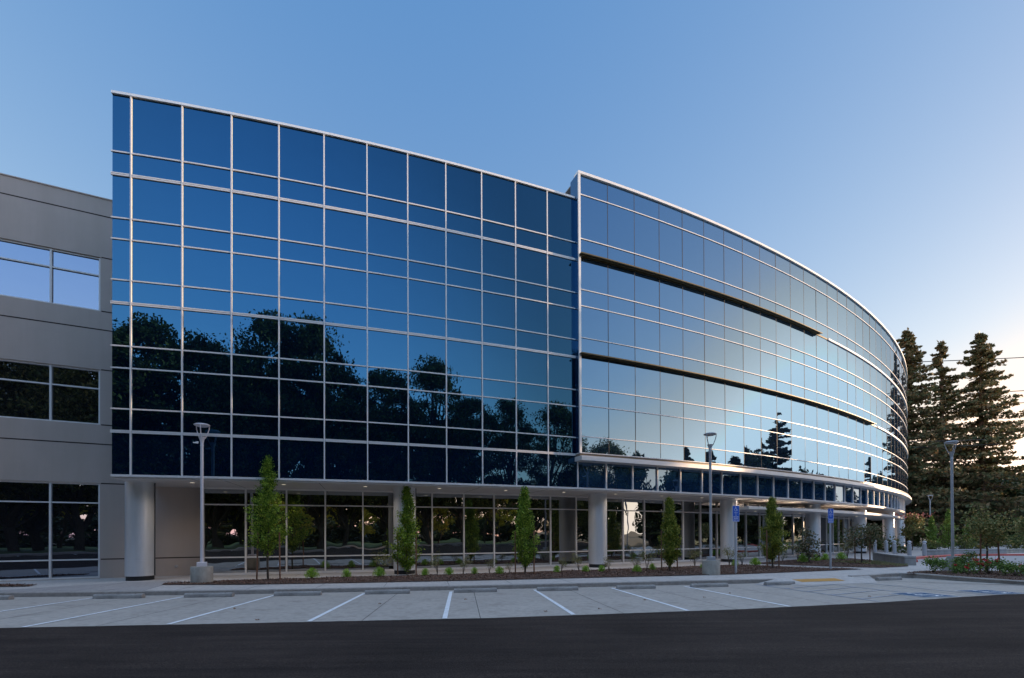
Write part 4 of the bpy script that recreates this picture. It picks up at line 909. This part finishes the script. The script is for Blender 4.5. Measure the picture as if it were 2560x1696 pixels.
hornbeam(105, 12.14, 22.55, 3.25, 0.42, 0.92, LEAF['hornbeam_d'], "green columnar tree before the canopy between the two blue signs", lump=0.35)
stk = [((-9.30, 17.62), 1.78, 2, "left reddish wooden stake of the tall leftmost columnar tree"), ((-8.42, 17.55), 1.72, -1, "right reddish wooden stake of the tall leftmost columnar tree"),
 ((-4.66, 19.7), 1.7, 0, "left wooden stake of the tree before the second column"), ((-3.86, 19.45), 1.7, 0, "right wooden stake of the tree before the second column"),
 ((0.13, 19.45), 1.75, 0, "left wooden stake of the tree between second and third columns"), ((0.88, 19.45), 1.75, 0, "right wooden stake of the tree between second and third columns"),
 ((6.52, 21.1), 1.75, 0, "left wooden stake of the slim yellowish columnar tree"), ((7.22, 21.15), 1.7, 0, "right wooden stake of the slim yellowish columnar tree"),
 ((11.72, 22.25), 1.75, 0, "left wooden stake of the columnar tree between the signs"), ((12.38, 22.45), 1.6, 0, "right wooden stake of the columnar tree between the signs"),
 ((18.25, 25.75), 1.5, 0, "left stake of the low spreading tree near the seat wall"), ((18.75, 25.35), 1.5, 0, "right stake of the low spreading tree near the seat wall"),
 ((18.72, 19.35), 1.75, 1, "left red brown stake of the right staked tree"), ((19.25, 19.1), 1.75, -2, "right red brown stake of the right staked tree")]
for (x, y), h, tl, lb in stk:
    mb = MB(); mb.lathe([(0.028, -0.05), (0.028, h-0.03), (0.02, h)], 10); o = mb.build("wooden_stake", M['stake'], smooth=True)
    o.location = (x, y, 0.02); o.rotation_euler = (R_(tl*0.4), R_(tl), 0); tag(o, lb, "stake", "tree stakes")
# bright tufts
def tuft(seed, r, h, m, n):
    rng = np.random.default_rng(seed); e = empty("grass_tuft")
    mb = MB(); mb.lathe([(0.03, 0), (0.02, 0.05)], 6); mb.build("root_crown", M['bark'], e)
    a = rng.random((n, 1))*2*math.pi; f = rng.random((n, 1))**0.6; el = rng.random((n, 1))
    d = np.concatenate([np.cos(a)*np.cos(el*1.5), np.sin(a)*np.cos(el*1.5), np.sin(el*1.5)*h/r], 1)
    q = d*f*r+np.array([0, 0, 0.03]); q[:, 2] = np.abs(q[:, 2])
    leaves("foliage", q, 0.045, m, rng, e, aspect=0.18, stretch=(0, 0, 0.5)); return e
tf = [tuft(201, 0.24, 0.30, LEAF['tuft'], 650), tuft(202, 0.20, 0.32, LEAF['tuft'], 550)]
tl_ = ["spreading, beside the leftmost staked tree", "compact, midway between leftmost staked tree and second column", "just left of the second column, before a taller shrub", "first right of the second column", "second right of the second column", "between the second column and third staked tree", "just left of the third staked tree", "first right of the third staked tree", "left of the third column foot", "right at the third column foot", "right of the third column", "just left of the slim yellowish tree", "just left of the right round lamp base", "just right of the right round lamp base", "between the left blue sign and its right tree", "large, left of the right blue sign", "left of the right blue sign, beside the fifth column", "directly behind the right blue sign post", "right of the right blue sign, before the spreading tree"]
tp_ = [(-7.48, 18.05), (-6.25, 18.28), (-5.13, 18.7), (-3.42, 19.0), (-2.52, 19.3), (-1.52, 19.55), (-0.52, 19.75), (1.87, 20.24), (3.12, 20.55), (3.77, 20.4), (5.24, 20.31), (6.2, 21.4), (8.92, 22.4), (11.0, 23.9), (12.2, 24.3), (16.0, 26.6), (17.6, 28.0), (18.7, 28.9), (20.0, 29.4)]
for i, (x, y) in enumerate(tp_):
    o = tf[i] if i < 2 else copy_tree(tf[i % 2]); o.location = (x, y, 0.03); o.rotation_euler = (0, 0, i*1.7)
    s_ = (1.15, 0.95, 1.1, 0.85, 0.9, 0.8, 0.9, 0.85, 0.8, 0.85, 0.9, 0.85, 0.95, 0.9, 1.15, 1.5, 1.2, 1.15, 1.35)[i]; o.scale = (s_, s_, s_)
    tag(o, "bright green shrub tuft, "+tl_[i], "shrub", "bright green tufts in the beds")
# wispy shrubs
def wisp(seed, m, h=1.0, w_=0.45, n=420, ls=0.035):
    rng = np.random.default_rng(seed); e = empty("wispy_shrub"); mb = MB(); PP = []
    for i in range(9):
        a = rng.random()*2*math.pi; r_ = w_*(0.3+0.7*rng.random()); tip = np.array([r_*math.cos(a), r_*math.sin(a), h*(0.6+0.4*rng.random())])
        mid = tip*np.array([0.3, 0.3, 0.55]); mb.tube([(0, 0, 0), tuple(mid), tuple(tip)], [0.008, 0.006, 0.003], 5)
        k = n//9; s_ = 0.35+0.65*rng.random((k, 1)); q = mid*(1-s_)+tip*s_+rng.normal(size=(k, 3))*np.array([0.09, 0.09, 0.06]); PP.append(q)
    mb.build("stems", M['bark'], e); leaves("foliage", np.concatenate(PP), ls, m, rng, e, aspect=0.35); return e
wp = [wisp(301, LEAF['wispy'], 0.85, 0.42, 380), wisp(302, LEAF['wispy'], 0.75, 0.35, 260), wisp(303, LEAF['olive'], 0.9, 0.4, 420)]
ws_ = [(-5.05, 18.95, 1.0, 2, "dense, behind the tuft left of the second column"), (-3.0, 19.45, 0.95, 0, "first sparse one right of the second column"), (-2.0, 19.7, 0.9, 0, "second sparse one right of the second column"), (-0.95, 19.95, 0.8, 1, "thin leafless-looking one left of the third staked tree"), (-0.1, 20.0, 0.6, 1, "tiny, beside the third staked tree"),
 (2.1, 20.6, 0.75, 0, "behind the tuft right of the third staked tree"), (2.9, 21.0, 0.95, 0, "left of the third column"), (4.15, 20.7, 0.8, 1, "reddish, in front of the third column"), (5.35, 21.1, 0.85, 1, "right of the third column, sparse"), (5.9, 21.2, 1.05, 2, "left of the slim yellowish tree"), (8.8, 23.3, 1.0, 2, "left of the right lamp post"), (10.9, 24.3, 1.05, 2, "in front of the fourth column"), (11.6, 24.4, 0.95, 1, "reddish, behind the left blue sign post"), (13.6, 25.6, 1.05, 2, "rounded, behind the fifth staked tree's left side"), (17.0, 28.8, 1.2, 2, "beside the fifth column foot"), (21.0, 30.3, 1.3, 2, "dark, behind the spreading staked tree"), (15.2, 27.2, 0.8, 1, "sparse, in the bed's left corner")]
used = set()
for i, (x, y, s_, k, lb) in enumerate(ws_):
    o = wp[k] if k not in used else copy_tree(wp[k]); used.add(k); o.location = (x, y, 0.02); o.rotation_euler = (0, 0, i*2.3); o.scale = (s_, s_, s_)
    tag(o, "wispy olive shrub, "+lb, "shrub", "wispy shrubs in the beds")
# spreading staked tree near seat wall
def spread(seed, x, y, H, z0, wx, m, label, n=2600, ls=0.06, nm="staked_tree"):
    rng = np.random.default_rng(seed); e = empty(nm, (x, y, 0.02), 0, label, "tree"); mb = MB(); branchy(mb, (0, 0, -0.05), (0, 0, H*0.9), 0.04, 0.015, rng, 0.01, 5); PP = []
    for i in range(26):
        z = z0+(H-z0)*rng.random(); a = rng.random()*2*math.pi; L = wx/2*(0.45+0.55*rng.random())*(1-0.35*abs(2*(z-z0)/(H-z0)-1))
        b0 = np.array([0, 0, z-0.1]); tip = np.array([L*math.cos(a), L*math.sin(a), z+rng.normal()*0.12]); mb.tube([tuple(b0), tuple((b0+tip)/2+np.array([0, 0, 0.04])), tuple(tip)], [0.014, 0.009, 0.004], 5)
        k = n//26; s_ = 0.15+0.9*rng.random((k, 1)); PP.append(b0+s_*(tip-b0)+rng.normal(size=(k, 3))*np.array([0.13, 0.13, 0.11]))
    mb.build("trunk", M['bark'], e, smooth=True); leaves("crown", np.concatenate(PP), ls, m, rng, e, aspect=0.6); return e
spread(401, 18.5, 25.6, 1.98, 0.95, 3.4, LEAF['magn'], "low wide dark leaved staked tree before the entrance columns", 1500)
spread(404, 16.2, 26.4, 1.75, 0.35, 1.9, LEAF['magn'], "dark purple green bushy small tree behind the right blue sign", 800, 0.06, "bushy_tree")
spread(402, 18.98, 19.35, 2.55, 1.2, 2.1, LEAF['olive'], "round olive bronze young tree tied to stakes at right", 2100, 0.05)
spread(403, 38.5, 46.5, 3.2, 1.3, 2.4, LEAF['olive'], "multi stem myrtle tree right of the last column", 2200, 0.09, "myrtle_tree")
rngf = np.random.default_rng(55); o = leaves("blossom", rngf.normal(size=(150, 3))*np.array([0.75, 0.7, 0.14])+np.array([0, 0, 3.25]), 0.085, LEAF['pink'], rngf)
o.parent = [q for q in bpy.data.objects if q.name.startswith("myrtle_tree")][0]
# extra olive trees further right and columnar background
spread(405, 28.4, 26.5, 2.4, 1.2, 2.0, LEAF['olive'], "bronze leaved young tree at the right photo edge beyond the staked tree", 1800, 0.07, "bronze_tree")
spread(406, 42.8, 44.0, 2.6, 1.2, 2.2, LEAF['olive'], "rusty leaved tree by the taller bare post", 2000, 0.1, "rusty_tree")
for i, (x, y, h, wv, lb) in enumerate([(40.6, 46.8, 3.3, 1.4, "lower light green columnar shrub right of the distant lamp"), (42.6, 47.2, 3.9, 1.7, "taller light green columnar shrub behind the tall lamp post"), (43.6, 46.2, 2.9, 1.3, "light green columnar shrub just right of the tall lamp post")]):
    rng = np.random.default_rng(500+i); e = empty("columnar_shrub", (x, y, 0), 0, lb, "shrub", "light green columnar shrubs")
    mb = MB(); mb.tube([(0, 0, 0), (0, 0, h*0.8)], [0.04, 0.01], 6); mb.build("stem", M['bark'], e)
    n = 1500; f = rng.random((n, 1)); a = rng.random((n, 1))*2*math.pi; rr_ = wv/2*np.sqrt(rng.random((n, 1)))*(1-f**2.2)*(0.75+0.25*np.sin(f*17+a*2))
    leaves("foliage", np.concatenate([rr_*np.cos(a), rr_*np.sin(a), 0.2+f*(h-0.2)], 1), 0.09, LEAF['bamboo'], rng, e, stretch=(0, 0, 0.4))
# understory shrubs behind walls
us = broad_tree("background_shrub", 91, 1.6, 2.6, LEAF['shrub'], 1500, 0.09, "x", cat="shrub", trunk_h=0.05, clusters=22)
ul = [(32.5, 42, 1.0, "behind the straight wall, left"), (35, 40.5, 0.9, "behind the straight wall, middle"), (38.8, 41.5, 1.0, "behind the straight wall, right"), (43, 44, 1.2, "between the columnar shrubs and wall"), (48, 46, 1.1, "right of the two bare posts"), (53, 50, 1.5, "far, right of the farthest lamp"), (31.0, 38.5, 0.55, "low, beside the rightmost bollard"), (60, 52, 1.7, "far right behind the low wall"), (36, 47, 1.3, "under the myrtle tree"), (50, 60, 1.9, "in front of the left redwood"), (56, 57, 1.8, "in front of the middle redwood"), (66, 60, 2.0, "in front of the dark trees at right"), (41.5, 55, 1.6, "behind the distant lamp post")]
for i, (x, y, s_, lb) in enumerate(ul):
    o = us if i == 0 else copy_tree(us); o.location = (x, y, 0); o.rotation_euler = (0, 0, i*1.3); o.scale = (s_*0.8, s_*0.8, s_*0.62)
    tag(o, "olive green shrub, "+lb, "shrub", "shrubs beyond the entrance")
# rose bushes in the island
def rose(seed, x, y, r_, h, nf, label):
    rng = np.random.default_rng(seed); e = empty("rose_bush", (x, y, 0.02), 0, label, "bush", "bushes in the planting island"); mb = MB(); PP = []
    for i in range(12):
        a = rng.random()*2*math.pi; L = r_*rng.random()**0.5; tip = np.array([L*math.cos(a), L*math.sin(a), h*(0.5+0.5*rng.random())]); mb.tube([(0, 0, 0), tuple(tip)], [0.008, 0.003], 4)
        PP.append(tip+rng.normal(size=(70, 3))*np.array([0.10, 0.10, 0.09])-np.array([0, 0, 0.05]))
    q = np.concatenate(PP); q[:, 2] = np.abs(q[:, 2]); mb.build("stems", M['bark'], e); leaves("foliage", q, 0.038, LEAF['rose'], rng, e)
    if nf:
        fs = []
        for i in range(nf):
            a = rng.random()*2*math.pi; L = r_*rng.random()**0.5; c = np.array([L*math.cos(a), L*math.sin(a), h*(0.65+0.4*rng.random())]); fs.append(c+rng.normal(size=(26, 3))*0.028)
        leaves("flowers", np.concatenate(fs), 0.03, LEAF['flower'], rng, e, aspect=0.8)
rose(601, 16.95, 19.5, 0.5, 0.55, 0, "leafy green bush without flowers at the island's tip")
rose(602, 17.7, 18.9, 0.35, 0.35, 4, "small rose bush between the green bush and red roses")
rose(603, 18.3, 18.6, 0.55, 0.55, 16, "large bush with red roses left of the tree stakes")
rose(604, 18.75, 20.1, 0.35, 0.75, 0, "taller green bush at the lamp base behind the roses")
rose(605, 18.4, 17.7, 0.45, 0.4, 2, "green bush right before the tree stakes")
rose(606, 19.6, 17.9, 0.45, 0.6, 9, "red rose bush right of the tree stakes")
rose(607, 19.0, 16.4, 0.4, 0.45, 16, "bright red rose bush near the right photo edge")
rose(608, 20.2, 16.9, 0.5, 0.6, 6, "rose bush cut by the right photo edge")
rose(609, 20.6, 18.4, 0.5, 0.55, 8, "far rose bush behind the others at right")
# ground cover in the bed before the seat wall
rng = np.random.default_rng(77); Q = np.c_[rng.uniform(16.5, 20.5, 5200), rng.uniform(22.8, 27.0, 5200)]
Q = np.array([q for q in Q if inside(q, beds['back'])]); Q = Q[(Q[:, 0]*0.6+Q[:, 1]*0.1 > 13.2)]
o = leaves("ground_cover", np.c_[Q, 0.05+0.06*rng.random(len(Q))], 0.035, LEAF['wispy'], rng, aspect=0.25); tag(o, "low grey green ground cover at the foot of the seat wall", "ground cover", kind='stuff')

# ================================================================== POWER LINES
wl = [((40, 98, 40.4), (110, 92, 39.5), "topmost power line crossing the sky at right"), ((40, 98, 28.4), (110, 92, 28.6), "second power line from the top at right"), ((40, 98, 24.6), (110, 92, 25.2), "third power line from the top at right"), ((40, 97, 16.3), (110, 91, 17.5), "fourth power line from the top, crossing the redwood"),
 ((40, 96, 12.5), (110, 90, 13.5), "fifth power line, low over the dark trees"), ((36, 58, 10.4), (60, 56, 9.6), "power line passing in front of the left redwood"), ((36, 58, 8.6), (60, 56, 8.5), "lowest power line in front of the left redwood")]
wl = [((28, 100, 36.6), (120, 92, 36.2)), ((28, 100, 29.5), (120, 92, 29.9)), ((28, 100, 27.0), (120, 92, 27.6)), ((28, 100, 22.4), (120, 92, 23.3)), ((28, 100, 20.0), (120, 92, 21.1)), ((28, 100, 15.6), (120, 92, 16.8)), ((28, 100, 13.8), (120, 92, 15.2)), ((43, 56.5, 12.3), (57, 56.5, 12.6)), ((43, 56.5, 11.6), (57, 56.5, 12.0))]
wlb = ["topmost power line crossing the sky at right", "second power line from the top at right", "third power line from the top at right", "fourth power line from the top at right", "fifth power line, close below the fourth", "sixth power line, low right of the redwood", "seventh power line, just above the dark trees", "upper of two thin lines across the left redwood", "lower of two thin lines across the left redwood"]
for i, (a, b) in enumerate(wl):
    a = np.array(a, float); b = np.array(b, float); pts = []
    for k in range(13):
        f = k/12; p = a*(1-f)+b*f; p[2] -= 0.9*4*f*(1-f)*(1 if i < 7 else 0.1); pts.append(tuple(p))
    mb = MB(); mb.tube(pts, 0.085 if i < 7 else 0.03, 5); o = mb.build("power_line", M['wire'], smooth=True); tag(o, wlb[i], "power line", "overhead power lines")
